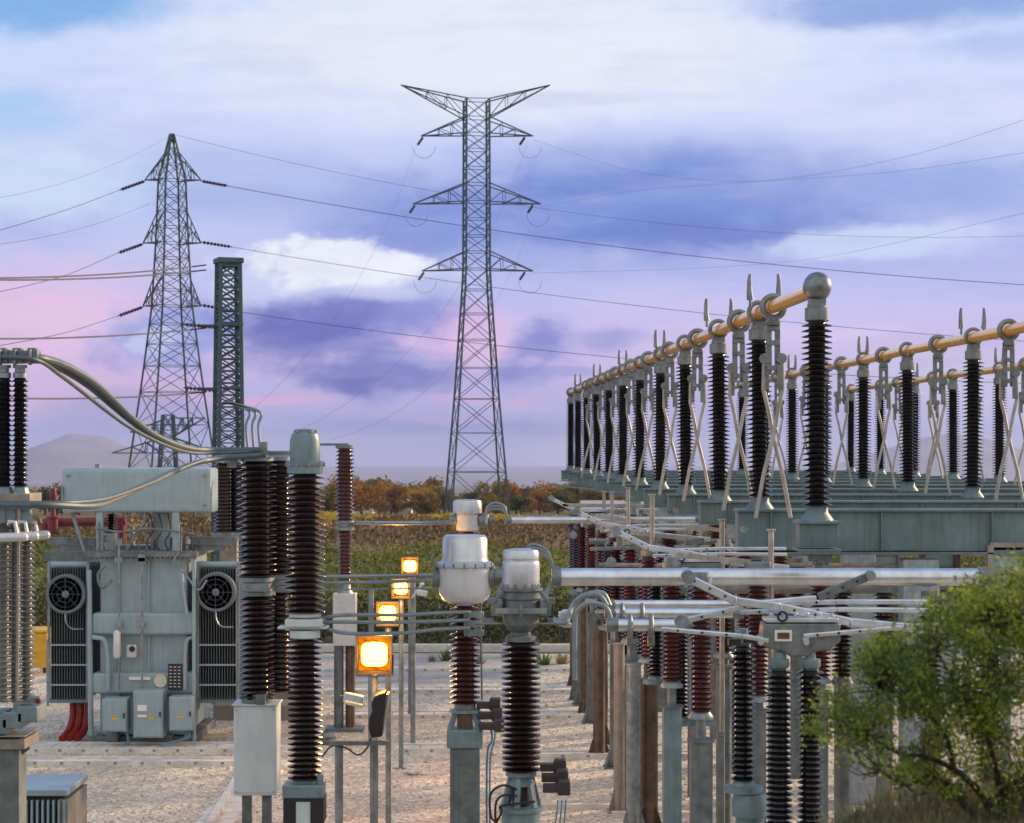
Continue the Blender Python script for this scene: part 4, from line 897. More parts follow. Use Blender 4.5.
# front breaker
YC = 22.0; X = XX(521, YC); r = thing('domed_breaker', 'front white cylinder capped breaker on dark cast head and black brown porcelain', 'circuit breaker', (X, YC, 0), 'white domed breakers')
g = MB(); g.lathe([(.20, zc_(588)), (.205, zc_(586)), (.205, zc_(564)), (.198, zc_(561)), (.192, zc_(560.5)), (.192, zc_(559)), (.2, zc_(558.5)), (.2, zc_(553)), (.185, zc_(550)), (.1, zc_(548.6)), (0, zc_(548.4))], (X, YC, 0), 36); g.build('dome', 'brushed', r)
g = MB(); g.lathe([(.0, zc_(634)), (.09, zc_(634)), (.1, zc_(632)), (.13, zc_(629)), (.19, zc_(624)), (.2, zc_(618)), (.2, zc_(600)), (.22, zc_(598)), (.22, zc_(592)), (.24, zc_(590)), (.24, zc_(588)), (.19, zc_(587.6))], (X, YC, 0), 30); hd = g.build('cast_head', 'galv_dull', r)
g = MB()
for k in range(12): a = k*R(30)+.2; g.box((X+.225*math.cos(a), YC+.225*math.sin(a), zc_(586.5)), (.02, .02, .07))
g.build('flange_bolts', 'galv', hd); g = MB(); g.box((X, YC-.24, zc_(609)), (.56, .04, .06)); g.box((X, YC-.25, zc_(609)), (.03, .07, .12)); g.build('band', 'galv', hd)
for sx in (-1, 1):
    g = MB(); g.box((X+sx*.27, YC-.05, zc_(607)), (.12, .2, .17)); g.box((X+sx*.33, YC-.1, zc_(600)), (.08, .1, .07)); g.box((X+sx*.36, YC, zc_(621)), (.13, .06, .06)); g.beam((X+sx*.2, YC-.15, zc_(590)), (X+sx*.32, YC-.15, zc_(603)), .04, .04); g.tube((X+sx*.2, YC-.2, zc_(622)), (X+sx*.5, YC-.2, zc_(622)), .015, 6); g.build('side_clamp', 'alu', hd, bevel=.006)
g = MB(); g.box((X+.47, YC-.1, zc_(618)), (.12, .1, .16)); g.box((X+.5, YC-.14, zc_(611)), (.1, .09, .05)); g.box((X+.5, YC-.14, zc_(624)), (.1, .09, .05)); g.build('side_terminal', 'bright', hd, bevel=.006)
g = MB(); g.lathe(sheds(zc_(640)-zc_(771), .12, .208, .062), (X, YC, zc_(771)), 30); g.build('porcelain', 'porc', r)
g = MB(); g.lathe([(.17, 0), (.17, .05), (.11, .07), (.11, .1)], (X, YC, zc_(641)), 24); g.build('neck', 'galv_dull', r)
g = MB(); g.lathe([(.17, .0), (.17, -.05), (.13, -.06), (.13, -.12)], (X, YC, zc_(771)), 24)
g.v = g.v; g.build('base_flange', 'pot', r)
g = MB()
for k in range(6): a = k*R(60)+.3; g.beam((X+.12*math.cos(a), YC+.12*math.sin(a), zc_(777)), (X+.2*math.cos(a), YC+.2*math.sin(a), zc_(806)), .06, .05)
g.lathe([(.15, 0), (.15, .06)], (X, YC, zc_(785)), 20); g.build('pedestal', 'pot', r)
g = MB(); g.lathe([(.0, 0), (.1, 0), (.1, .25), (0, .25)], (X, YC, zc_(808)), 14); g.build('mechanism', 'rubber', r)
g = MB(); g.lathe([(.235, 0), (.25, .01), (.25, .05), (.21, .06)], (X, YC, zc_(811)), 28); g.lathe([(.215, -1.9), (.215, 0)], (X, YC, zc_(811)), 28); g.build('drum', 'pot', r)
for k in range(3):
    g = MB(); g.path(spline([(X-.05-k*.0+.2*(k == 2), YC-.22, zc_(786+k*6)), (X-.2, YC-.28, zc_(781+k*10)), (X-.33+.06*k, YC-.26, zc_(790+k*8)), (X-.33+.05*k, YC-.24, zc_(812)), (X-.27, YC-.22, zc_(823)), (X-.27, YC-.22, zc_(870))], 7), .013, 7); g.build('black_hose', 'rubber', r)
relay(560, 766, 22, 3, 'dark stacked relay boxes right of the front breaker base')
for i, x_ in enumerate((556, 560, 564)):
    cable([(x_+2, 800, 21.6), (x_+1, 812, 21.6), (x_-3+i, 840, 21.7), (x_-4, 880, 21.8)], .009, 'blue cable below the front relay boxes, %s strand' % ORD[i], 'blue')
# loops from front breaker to its tube
for i in range(3):
    Yd = 21.7+i*.15
    cable([(553, 625-i*3, Yd-.2), (566, 622, Yd-.2), (570+i, 608, Yd), (578+i*3, 599-i*2, Yd), (594+i*4, 597-i*2, Yd), (604+i*3, 606, Yd), (606+i*2, 640, Yd)][:6] if i else [(575, 680, 21.5), (575, 625, 21.5), (578, 610, 21.5), (590, 603, 21.5), (606, 608, 21.5), (612, 625, 21.5)], .028, 'grey looped conductor at the left end of the front tubes, %s from the front' % ORD[i])
for i in range(3):
    cable([(498+i*4, 592-i*5, 25.8), (515+i*4, 560, 26), (530, 551-i*3, 26), (546, 556-i*3, 26), (553, 570, 26), (551, 584, 26), (545-i*3, 600, 25.8)], .022, 'grey looped conductor behind the front white cylinder, %s of three' % ORD[i])
# rear small pot
YC = 44.0; X = XX(467.5, YC); r = thing('domed_breaker', 'small white dome farthest back above the largest dome', 'circuit breaker', (X, YC, 0), 'white domed breakers')
g = MB(); g.lathe([(.2, zc_(531)), (.25, zc_(530)), (.26, zc_(526)), (.26, zc_(514))], (X, YC, 0), 28); g.build('lower_tank', 'white', r)
g = MB(); g.lathe([(.28, zc_(514.5)), (.32, zc_(513)), (.32, zc_(503)), (.3, zc_(500.5)), (.2, zc_(499.5)), (0, zc_(499.3))], (X, YC, 0), 28); g.build('upper_tank', 'brushed', r)
g = MB(); g.lathe([(.15, 0), (.15, .2), (.1, .22), (.1, .34)], (X+.25, YC, zc_(520)), 16, 'x'); g.build('side_terminal', 'alu', r); g = MB(); g.lathe([(.1, -.15), (.13, 0)], (X-.25, YC, zc_(520)), 16, 'x'); g.build('side_terminal', 'alu', r)
g = MB(); g.lathe(sheds(zc_(531)-zc_(590), .13, .18, .09), (X, YC, zc_(590)), 20); g.build('porcelain', 'red', r)
g = MB(); g.box((X, YC, zc_(590)/2), (.3, .3, zc_(590))); g.build('support_post', 'galv_dull', r)
for i in range(3):
    cable([(486, 524, 43.8), (487, 508+i*2, 43.9), (496, 503+i*3, 44), (505, 508+i*2, 44), (506, 524, 44)], .03, 'small far looped conductor beside the small dome, %s of three' % ORD[i])

# ------------------------------------------------------------------ horizontal tubes
def htube(x0, x1, y_, Y, r_, lab, m='bright', y2=None, clamps=()):
    y2 = y2 or y_; a, b_ = P(x0, y_, Y), P(x1, y2, Y); rr = thing('bus_tube', lab, 'bus tube', tuple(a), 'horizontal bus tubes')
    g = MB(); g.tube(a, b_, r_, 20); g.build('tube', m, rr)
    g = MB(); g.lathe([(r_*1.15, -.02), (r_*1.15, .1), (r_*.7, .12)], a, 16, 'x'); g.build('end_cap', 'alu', rr); g = MB(); g.lathe([(r_*.7, -.12), (r_*1.15, -.1), (r_*1.15, .02)], b_, 16, 'x'); g.build('end_cap', 'alu', rr)
    for xc_ in clamps:
        c = P(xc_, y_, Y); g = MB(); g.ring(c+Vector((0, 0, -.05)), r_+.09, .022, 'x', 20, 6); g.box(c+Vector((0, -r_*.3, -r_-.1)), (.07, .1, .1)); g.build('clamp', 'alu', rr)
    return rr
htube(507, 700, 520, 44, .075, 'thinnest far bus tube level with the small white dome')
htube(553, 985, 577, 26, .115, 'thick bus tube running right from behind the front white cylinder')
htube(606, 742, 613, 22.2, .055, 'rear one of the two pale bus tubes at the front disconnector', clamps=(622, 642))
htube(608, 690, 625, 21.0, .065, 'front one of the two pale bus tubes at the front disconnector', clamps=(630, 651))
htube(700, 930, 590, 30, .055, 'thin pinkish bus tube ending in a dark cap above the shrub', 'beige')
htube(730, 1060, 553, 34, .05, 'thin pale bus tube under the gantry beam', 'beige')
htube(606, 742, 604, 22.6, .045, 'thin upper bus tube behind the pale pair')
# ------------------------------------------------------------------ front disconnector, and copies going back
def disconnector(label):
    r = thing('centre_break_disconnector', label, 'disconnector', (0, 0, 0), 'centre break disconnectors in a receding row')
    s_ = .0100   # authored at 20 m: 1 px = 10 mm, origin at head centre (800,625)
    def q(x_, y_, dy=0): return Vector(((x_-800)*s_, dy, (625-y_)*s_))
    g = MB(); pf = [(762, 622), (838, 622), (838, 640), (828, 648), (812, 650), (806, 655), (788, 655), (780, 650), (764, 646), (760, 638)]
    n = len(pf); f_ = [q(a, b_, -.16) for a, b_ in pf]; bk = [q(a, b_, .16) for a, b_ in pf]
    g.add(f_+bk, [tuple(range(n))] + [tuple(range(2*n-1, n-1, -1))] + [(i, i+n, (i+1) % n+n, (i+1) % n) for i in range(n)]); hd = g.build('cast_head', 'alu', r, bevel=.015)
    g = MB(); g.box(q(779+2, 634, -.165), (.17, .02, .11)); g.build('plate_frame', 'label', hd)
    g = MB(); g.box(q(781, 634, -.178), (.12, .01, .06)); g.build('plate', 'rust', hd)
    g = MB(); g.box(q(800, 619), (.72, .34, .04)); 
    for i in range(6): g.lathe([(.02, 0), (.02, .04)], q(770+i*12, 616, -.1), 8)
    g.build('top_plate', 'bright', hd, bevel=.006)
    arms = [((684, 576), (735, 601), (780, 607), .085, 0), ((780, 607), (850, 622), (935, 630), .085, 0), ((688, 621), (760, 604), (818, 599), .06, .1), ((820, 598), (868, 578), (874, 575), .085, .1),
            ((660, 627), (740, 634), (766, 639), .045, -.2), ((800, 634), (870, 628), (935, 622), .045, -.2), ((742, 607), (840, 604), (935, 604), .05, .28), ((742, 614), (840, 611), (935, 612), .05, .2)]
    for a, m_, b_, w, dy in arms:
        g = MB(); g.beam(q(*a, dy), q(*m_, dy), .05, w); g.beam(q(*m_, dy), q(*b_, dy), .05, w)
        ar = g.build('contact_arm', 'bright' if b_ != (874, 575) else 'galv_dull', r, bevel=.012)
        for k in (.2, .5, .8): g = MB(); g.lathe([(.014, -.035), (.014, .035)], q(*a, dy).lerp(q(*m_, dy), k), 8, 'y'); g.build('rivet', 'rubber', ar)
    for rp_, qp_ in ((.07, q(688, 577)), (.05, q(872, 576, .1)), (.07, q(682, 622, .05))): g = MB(); g.lathe([(rp_, -.05), (rp_, .05)], qp_, 18, 'y'); g.build('pivot', 'galv', r)
    g = MB(); g.ring(q(780, 615, -.18), .045, .012, 'y', 18, 6); g.build('ring', 'rubber', r)
    for x_ in (758, 803): g = MB(); g.lathe([(.03, -.04), (.03, .02)], q(x_, 640, -.2), 14, 'y'); g.box(q(x_, 636, -.17), (.06, .06, .05)); g.build('bolt_lug', 'bright', hd)
    g = MB(); g.box(q(733, 641, -.1), (.12, .12, .06)); g.tube(q(742, 640, -.1), q(766, 640, -.1), .02, 8); g.build('buffer', 'rubber', r)
    for x_, y0, y1, Yd in ((750, 650, 790, .6), (778, 667, 840, -.1), (809, 667, 840, -.1)):
        g = MB(); g.lathe(sheds((y1-y0)*s_, .08, .128, .058), q(x_, y1, Yd), 22); ins = g.build('insulator', 'black', r)
        g = MB(); g.lathe([(.085, 0), (.1, .02), (.1, .09), (.05, .1), (.05, .16)], q(x_, y0, Yd), 16); g.build('cap', 'pot', ins)
        g = MB(); g.lathe([(.2, -.12), (.2, -.06), (.13, -.05), (.1, 0)], q(x_, y1, Yd), 16); g.build('foot', 'pot', ins)
    return r
fr = disconnector('nearest disconnector, with crossed pale arms on a grey cast head')
fr.location = P(800, 625, 20)
DL = [(28.5, 'second'), (37, 'third'), (46, 'fourth')]
for Y, nm in DL:
    # the farther ones are seen closed: only their main arms stand out
    d_ = dup(fr, ((800-446)*20/F+(446-CX)*Y/F, Y, fr.location.z+.1), '%s disconnector from the front in the receding row' % nm)
    for q_ in [k_ for k_ in KIDS(d_) if k_.name.startswith('contact_arm')][2:6]:
        for w_ in KIDS(q_): bpy.data.objects.remove(w_)
        bpy.data.objects.remove(q_)
# posts under front one
for i, (x_, Y, y_, rr) in enumerate(((750, 20.6, 791, .15), (778, 19.9, 853, .2), (809, 19.9, 853, .2))):
    zt = ZY(y_, Y); g = MB(); g.lathe([(rr, 0), (rr, zt-.25), (rr+.04, zt-.25), (rr+.04, zt-.1), (rr+.02, zt-.02), (rr*.7, zt)], (XX(x_, Y), Y, 0), 20)
    tag(g.build('support_post', 'pot', org=(XX(x_, Y), Y, 0)), 'teal round post under the %s insulator of the nearest disconnector' % ('left', 'middle', 'right')[i], 'post', 'steel posts in the receding row')

# ------------------------------------------------------------------ receding lower insulator row
def post_ins(kind, h, rc, rs, pitch, capm='galv', n=20):
    r = thing('post_insulator', kind[0], 'insulator', (0, 0, 0), kind[1])
    g = MB(); g.lathe(sheds(h, rc, rs, pitch, 0.10), (0, 0, 0), n); g.build('porcelain', kind[2], r)
    g = MB(); g.lathe([(rs*1.05, 0), (rs*1.05, .03), (rc*1.05, .1)], (0, 0, 0), 16); g.build('base_flange', capm, r)
    g = MB(); g.lathe([(rc*1.1, 0), (rc*1.3, .02), (rc*1.3, .1), (rc*1.05, .11), (rc*1.05, .16)], (0, 0, .1+h), 16); g.build('cap', capm, r)
    return r
pi = post_ins(('', 'red brown insulators on posts in the lower receding row', 'red'), 1.55, .10, .15, .062)
GR = 'red brown insulators on posts in the lower receding row'
rowR = [24.7, 27.9, 31.0, 34.2, 37.2, 40.2, 43.2, 46.2, 49.2]
postinfo = {24.7: ('galv_dull', .155), 27.9: ('pot', .15), 31.0: ('rust', .15), 34.2: ('galv_dull', .14), 37.2: ('galv_dull', .12), 40.2: ('rust', .12), 43.2: ('galv_dull', .12), 46.2: ('galv_dull', .13), 49.2: ('rust', .12)}
for i, Y in enumerate(rowR):
    X = (446+6300/Y-CX)*Y/F; zt = 2.62
    lab = 'red brown porcelain post insulator, %s from the front in the lower row' % ORD[i]
    if i == 0: pi.location = (X, Y, zt); pi['label'] = lab
    else: dup(pi, (X, Y, zt), lab)
    m_, rr = postinfo[Y]; rr *= .9
    p_ = thing('support_post', '%s steel post under the %s red brown insulator from the front' % ({'galv_dull': 'grey', 'pot': 'teal grey', 'rust': 'rusty brown', 'beige': 'beige'}[m_], ORD[i]), 'post', (X, Y, 0), 'steel posts in the receding row')
    zp = zt-.28; g = MB()
    if m_ in ('rust', 'beige'): g.tube((X, Y, .03), (X, Y, zp), rr, 20)
    else: g.box((X, Y, zp/2+.02), (rr*1.9, rr*1.9, zp-.03))
    g.build('shaft', m_, p_, bevel=.01)
    g = MB(); g.lathe([(rr*1.25, 0), (rr*1.25, .035)], (X, Y, zp), 18); g.build('top_flange', 'galv_dull' if m_ != 'rust' else 'rust', p_)
    g = MB(); g.tube((X, Y, zp+.03), (X, Y, zt), rr*.45, 12); g.build('spigot', 'galv' if m_ != 'rust' else 'rust', p_)
    g = MB(); g.box((X, Y, .015), (rr*4, rr*4, .03))
    for k in range(4):
        a = k*R(90)+R(45); u = Vector((math.cos(a), math.sin(a), 0)); b0 = Vector((X, Y, .03)); v_ = Vector((-math.sin(a), math.cos(a), 0))*.01
        g.add([b0+u*rr-v_, b0+u*rr*2.4-v_, b0+u*rr+Vector((0, 0, .4))-v_, b0+u*rr+v_, b0+u*rr*2.4+v_, b0+u*rr+Vector((0, 0, .4))+v_], [(0, 1, 2), (5, 4, 3), (0, 3, 4, 1), (1, 4, 5, 2), (2, 5, 3, 0)])
    g.build('foot_plate', 'rust' if m_ in ('rust', 'beige') else 'galv_dull', p_)
# bare posts seen left of that row
for x_, yb, yt, w, m_, nm in ((575, 700, 596, 6, 'galv_dull', 'slim grey'), (584, 716, 600, 7, 'rust', 'slim rusty'), (599, 757, 628, 12, 'rust', 'stout brown'), (619, 812, 645, 11, 'beige', 'tall beige'), (633.5, 835, 665, 15, 'galv', 'tall pale grey'),
                          (731, 770, 560, 7, 'rust', 'thin brown'), (721, 900, 735, 6, 'galv_dull', 'thin grey')):
    Y = 12000/(yb-HY); X = XX(x_, Y); w_ = w*Y/F; zt = ZY(yt, Y)
    p_ = thing('support_post', '%s steel post standing in the gravel among the receding row' % nm, 'post', (X, Y, 0), 'steel posts in the receding row')
    g = MB(); (g.tube((X, Y, .02), (X, Y, zt), w_/2, 20) if m_ != 'galv_dull' else g.box((X, Y, zt/2), (w_, w_, zt-.04))); g.build('shaft', m_, p_)
    g = MB(); g.lathe([(w_*.6, 0), (w_*.6, .03)], (X, Y, zt), 16); g.build('top_flange', m_, p_)
    g = MB(); g.box((X, Y, .015), (w_*2.2, w_*2.2, .03)); 
    for k in range(4):
        a = k*R(90)+R(20); u = Vector((math.cos(a), math.sin(a), 0)); b0 = Vector((X, Y, .03)); v_ = Vector((-math.sin(a), math.cos(a), 0))*.012
        g.add([b0+u*w_*.4-v_, b0+u*w_*1.05-v_, b0+u*w_*.4+Vector((0, 0, .42))-v_, b0+u*w_*.4+v_, b0+u*w_*1.05+v_, b0+u*w_*.4+Vector((0, 0, .42))+v_], [(0, 1, 2), (5, 4, 3), (0, 3, 4, 1), (1, 4, 5, 2), (2, 5, 3, 0)])
    g.build('foot_plate', m_, p_)
# second lower row, further right
for i, (x_, Y, ytop, ybot) in enumerate(((697, 33, 560, 640), (842, 30, 592, 676), (884, 28, 592, 690), (930, 26, 600, 720), (757, 38, 560, 640), (990, 22.5, 640, 800), (660, 45, 545, 610), (797, 36, 565, 640))):
    h = ZY(ytop, Y)-ZY(ybot, Y); g = None
    r = thing('post_insulator', 'dark red insulator under the gantry, %s' % ['behind the front pair of the lower row', 'left of the shrub top', 'half behind the shrub left edge', 'behind the middle of the shrub', 'left of the nearest disconnector head', 'behind the right side of the shrub', 'farthest back under the gantry', 'above the nearest disconnector head'][i], 'insulator', (XX(x_, Y), Y, ZY(ybot, Y)), 'insulators standing under the gantry')
    g = MB(); g.lathe(sheds(h, .10, .155, .062), (XX(x_, Y), Y, ZY(ybot, Y)), 20); g.build('porcelain', 'porc', r)
    g = MB(); g.lathe([(.12, 0), (.12, .12)], (XX(x_, Y), Y, ZY(ytop, Y)), 14); g.build('cap', 'galv_dull', r); g = MB(); g.lathe([(.17, -.1), (.12, 0)], (XX(x_, Y), Y, ZY(ybot, Y)), 14); g.build('base_flange', 'galv_dull', r)
    zt = ZY(ybot, Y)-.1; g = MB(); g.tube((XX(x_, Y), Y, 0), (XX(x_, Y), Y, zt), .12, 16); g.build('support_post', ('rust' if i in (3, 5) else 'galv_dull'), r)

for L2, Ys, rn, pm in ((4.25, [27.3, 30.6, 34.2, 38, 41.8, 45.5], 'second lower row', 'galv_dull'), (5.5, [29.4, 33, 36.8, 40.8, 44.6], 'third lower row', 'galv_dull')):
    for i, Y in enumerate(Ys):
        X = L2+(446-CX)*Y/F; zb = 2.35+.25*(i % 2)
        dup(pi, (X, Y, zb+.15), 'dark red porcelain post insulator, %s from the front in the %s' % (ORD[i], rn), 'post insulators of the %s' % rn)
        p_ = thing('support_post', 'slim %s post %s from the front in the %s' % ('brown' if pm == 'rust' else 'grey', ORD[i], rn), 'post', (X, Y, 0), 'steel posts in the receding row')
        g = MB(); g.tube((X, Y, 0), (X, Y, zb), .12, 16); g.build('shaft', pm, p_); g = MB(); g.lathe([(.17, 0), (.17, .04), (.08, .05), (.08, .15)], (X, Y, zb), 16); g.build('top_flange', 'galv_dull', p_)
        if i % 2 == 0:
            c_ = thing('bracket_clamp', 'cast clamp head with short arm on the %s post insulator of the %s' % (ORD[i], rn), 'clamp', (X, Y, zb+1.95))
            g = MB(); g.box((X, Y, zb+2.0), (.34, .2, .12)); g.build('head', 'alu', c_, bevel=.02); g = MB(); g.beam((X-.1, Y, zb+2.05), (X-1.1, Y, zb+2.15), .07, .07); g.build('arm', 'steelX', c_)
htube(590, 905, 541, 38, .05, 'thin far tube high under the gantry, first above the thick bus tube', 'alu')
htube(600, 880, 565, 33, .035, 'thin dull tube just above the thick bus tube', 'beige')
htube(640, 930, 584, 27.5, .03, 'narrow dark tube directly under the thick bus tube', 'alu')
htube(655, 905, 548, 42, .06, 'far beige tube crossing behind the pale uprights', 'beige')
# ------------------------------------------------------------------ busbar gantry
ZP = 5.18; ZTB = 7.93
LA, LB, LC = 4.58, 9.45, 14.0
def gx(Lt, Y): return Lt + (446-CX)*Y/F
rowY = [24.7, 29.2, 33.5, 38.2, 42.8, 47.3, 51.8, 56.2, 60.6, 65.0, 69.4, 73.5]
gr = thing('busbar_gantry', 'long teal steel gantry platform of cross beams on wide grey columns', 'gantry', (gx(9, 45), 45, 0))
for i, Y in enumerate(rowY):
    x0, x1 = gx(LA, Y)-(.36 if i else .26), (gx(LC, Y)+1.6 if i else gx(LA, Y)+.26); g = MB()
    hh = (.34, .62)[i] if i < 2 else .36
    g.box(((x0+x1)/2, Y, ZP-hh/2-.12), (x1-x0-.04, .34, hh-.06)); g.box(((x0+x1)/2, Y, ZP-.13), (x1-x0, .5, .035)); g.box(((x0+x1)/2, Y, ZP-hh-.13), (x1-x0, .5, .035))
    for k in range(int((x1-x0)/1.6)): g.box((x0+.5+k*1.6, Y-.18, ZP-hh/2-.12), (.02, .12, hh-.04))
    g.build('cross_beam', 'beam', gr, bevel=.006)
for Lt in (6.9, 11.8):
    for i, Y in enumerate(rowY[1:] if Lt < 7 else rowY[1:]):
        if i in (3, 5, 7, 9) : continue
        g = MB(); g.box((gx(Lt, Y), Y, (ZP-.84)/2), (.52, .4, ZP-.84)); g.build('column', 'greycol', gr, bevel=.02)
for Y0_, Y1_ in zip(rowY[1:], rowY[2:]):
    for Lt in (6.9, 11.8):
        g = MB(); g.beam((gx(Lt, Y0_), Y0_+.2, ZP-.5), (gx(Lt, Y1_), Y1_-.2, ZP-.5), .2, .2); g.build('long_beam', 'beam', gr)
def gantry_ins(label, grp):
    r = thing('busbar_insulator', label, 'insulator', (0, 0, 0), grp)
    g = MB(); g.lathe([(.21, -.12), (.20, -.09), (.14, -.01), (.14, .06)], (0, 0, 0), 8); g.build('base_cone', 'beam', r)
    g = MB(); g.lathe(sheds(2.28, .108, .182, .070, .06), (0, 0, 0), 26); g.build('porcelain', 'black', r)
    g = MB(); g.lathe([(.125, 0), (.15, .02), (.15, .17), (.12, .18), (.12, .22)], (0, 0, 2.34), 18); g.box((0, 0, 2.58), (.2, .18, .08)); g.build('cap', 'alu', r)
    g = MB(); g.ring((0, 0, 2.76), .14, .035, 'y', 24, 8); g.build('clamp_ring', 'alu', r)
    return r
gi = gantry_ins('', '')
first = True
ROWN = {LA: 'front busbar row', LB: 'middle busbar row', LC: 'rear busbar row'}
rowsY = {LA: rowY, LB: [31.3, 35.9, 40.9, 45.3, 50, 54.6, 59.2, 63.8, 68.4], LC: [41.3, 46, 50.6, 55.2, 59.8, 64.5, 69.2]}
for Lt, Ys in rowsY.items():
    for i, Y in enumerate(Ys):
        lab = 'black insulator on the gantry, %s from the near end of the %s' % (ORD[i], ROWN[Lt]); grp = 'black insulators carrying the %s' % ROWN[Lt]
        if first: gi.location = (gx(Lt, Y), Y, ZP); gi['label'] = lab; gi['group'] = grp; first = False
        else: dup(gi, (gx(Lt, Y), Y, ZP), lab, grp).rotation_euler.y = R(random.uniform(-.5, .5))
for Lt, Ys in rowsY.items():
    y0 = Ys[0] if Lt == LA else Ys[0]-4; y1 = Ys[-1]+.6
    r = thing('busbar', 'long shiny round busbar of the %s' % ROWN[Lt].replace(' busbar', ''), 'busbar', (gx(Lt, y0), y0, ZTB), 'long round busbars over the gantry')
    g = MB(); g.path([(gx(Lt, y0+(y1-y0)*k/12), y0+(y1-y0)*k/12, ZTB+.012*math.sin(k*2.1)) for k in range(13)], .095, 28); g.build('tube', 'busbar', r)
    g = MB(); g.lathe([(0, -.175), (.07, -.16), (.13, -.12), (.165, -.05), (.175, .0), (.165, .05), (.13, .12), (.11, .16), (.11, .22)], (gx(Lt, y0), y0-.05, ZTB+.03), 26, 'y'); g.build('corona_ball', 'alu', r)
    hs_ = {LA: [28.8, 33.6, 42.8, 51.8, 60.6, 69.4], LB: [35.9, 45.3, 54.6], LC: [41.3, 50.6, 59.8]}[Lt]
    for Y in hs_:
        for s_ in (-1, 1):
            X = gx(Lt, Y)+s_*(.085 if Y > 36 else .2); g = MB(); zb = ZTB+.1
            g.path([(X, Y, zb-.05), (X, Y, zb+.1)], .02, 8); g.path([(X, Y, zb+.06), (X+s_*.01, Y, zb+.16), (X+s_*.012, Y, zb+.34), (X+s_*.004, Y, zb+.43)], .05, 8, .022); g.build('arcing_horn', 'alu', r)
def pantograph(label, grp):
    r = thing('pantograph_arm', label, 'disconnector', (0, 0, 0), grp)   # origin on busbar axis
    g = MB(); g.ring((0, -.02, 0), .15, .045, 'y', 24, 8); g.box((0, 0, -.2), (.16, .14, .12)); g.build('clamp', 'alu', r, bevel=.01)
    g = MB()
    for s_ in (-1, 1): g.beam((s_*.06, 0, -.2), (s_*.06, 0, -.95), .035, .08, up=(1, 0, 0))
    for z_ in (-.3, -.5, -.85): g.box((0, 0, z_), (.17, .1, .07))
    g.build('hanger', 'alu', r, bevel=.006)
    for s_ in (-1, 1):
        g = MB(); g.lathe([(.075, -.04), (.075, .04)], (s_*.11, -.03*s_, -.72), 16, 'y'); g.build('hinge', 'alu', r)
        g = MB(); g.path([(s_*.12, -.04*s_, -.72), (s_*.13, -.04*s_, -1.15), (s_*.06, -.04*s_, -1.45), (0, -.04*s_, -1.8), (-s_*.14, -.04*s_, -2.35), (-s_*.25, -.04*s_, -2.95)], .029, 8); g.build('scissor_arm', 'steelX', r)
        g = MB(); g.box((s_*.09, -.07*s_, -.98), (.08, .05, .35)); g.build('counter_plate', 'alu', r, bevel=.006)
    return r
pa = pantograph('', ''); first = True
for Lt, Ys in {LA: [28.0, 31.3, 36.4, 41, 45.2, 49.5, 54, 58.5, 63], LB: [33.6, 38.4, 43.2, 47.8, 52.4, 57], LC: [48.3, 53, 57.5, 62]}.items():
    for i, Y in enumerate(Ys):
        lab = 'hanging crossed pantograph arms, %s from the near end of the %s' % (ORD[i], ROWN[Lt]); grp = 'pantograph arms under the %s' % ROWN[Lt]
        if first: pa.location = (gx(Lt, Y), Y, ZTB); pa['label'] = lab; pa['group'] = grp; first = False
        else:
            d_ = dup(pa, (gx(Lt, Y), Y, ZTB), lab, grp, rz=R(random.uniform(-9, 9))); d_.rotation_euler.y = R(random.uniform(-1.2, 1.2))
# steel cabinets under the gantry
for x0, x1, y0, y1, Y, lab in ((922, 957, 545, 592, 30, 'open rust framed cabinet under the gantry above the shrub'), (990, 1030, 545, 600, 29, 'pale framed cabinet under the gantry at the right edge'), (868, 900, 552, 580, 34, 'small framed cabinet under the gantry, left of the rust framed one')):
    c, d = TB(x0, x1, y0, y1, Y, Y+.5); r = thing('switch_cabinet', lab, 'cabinet', (c[0], c[1], c[2]-d[2]/2))
    g = MB(); g.box(c, (d[0]-.08, d[1]-.06, d[2]-.08)); g.build('body', 'tpaint', r)
    g = MB(); fy = c[1]-d[1]/2
    for s_ in (-1, 1): g.box((c[0]+s_*d[0]/2, fy, c[2]), (.09, .1, d[2])); g.box((c[0], fy+.01, c[2]+s_*d[2]/2), (d[0], .1, .07))
    g.box((c[0], fy, c[2]), (d[0]-.1, .06, .04)); g.build('frame', 'rust' if x0 == 922 else 'beige', r, bevel=.006)
    g = MB(); g.lathe([(.05, -.02), (.05, .02)], (c[0]+.05, fy-.02, c[2]-.15), 14, 'y'); g.build('knob', 'plate', r)
    g = MB(); g.tube((c[0], c[1], 0), (c[0], c[1], c[2]-d[2]/2), .08, 12); g.build('support_post', 'galv_dull', r)
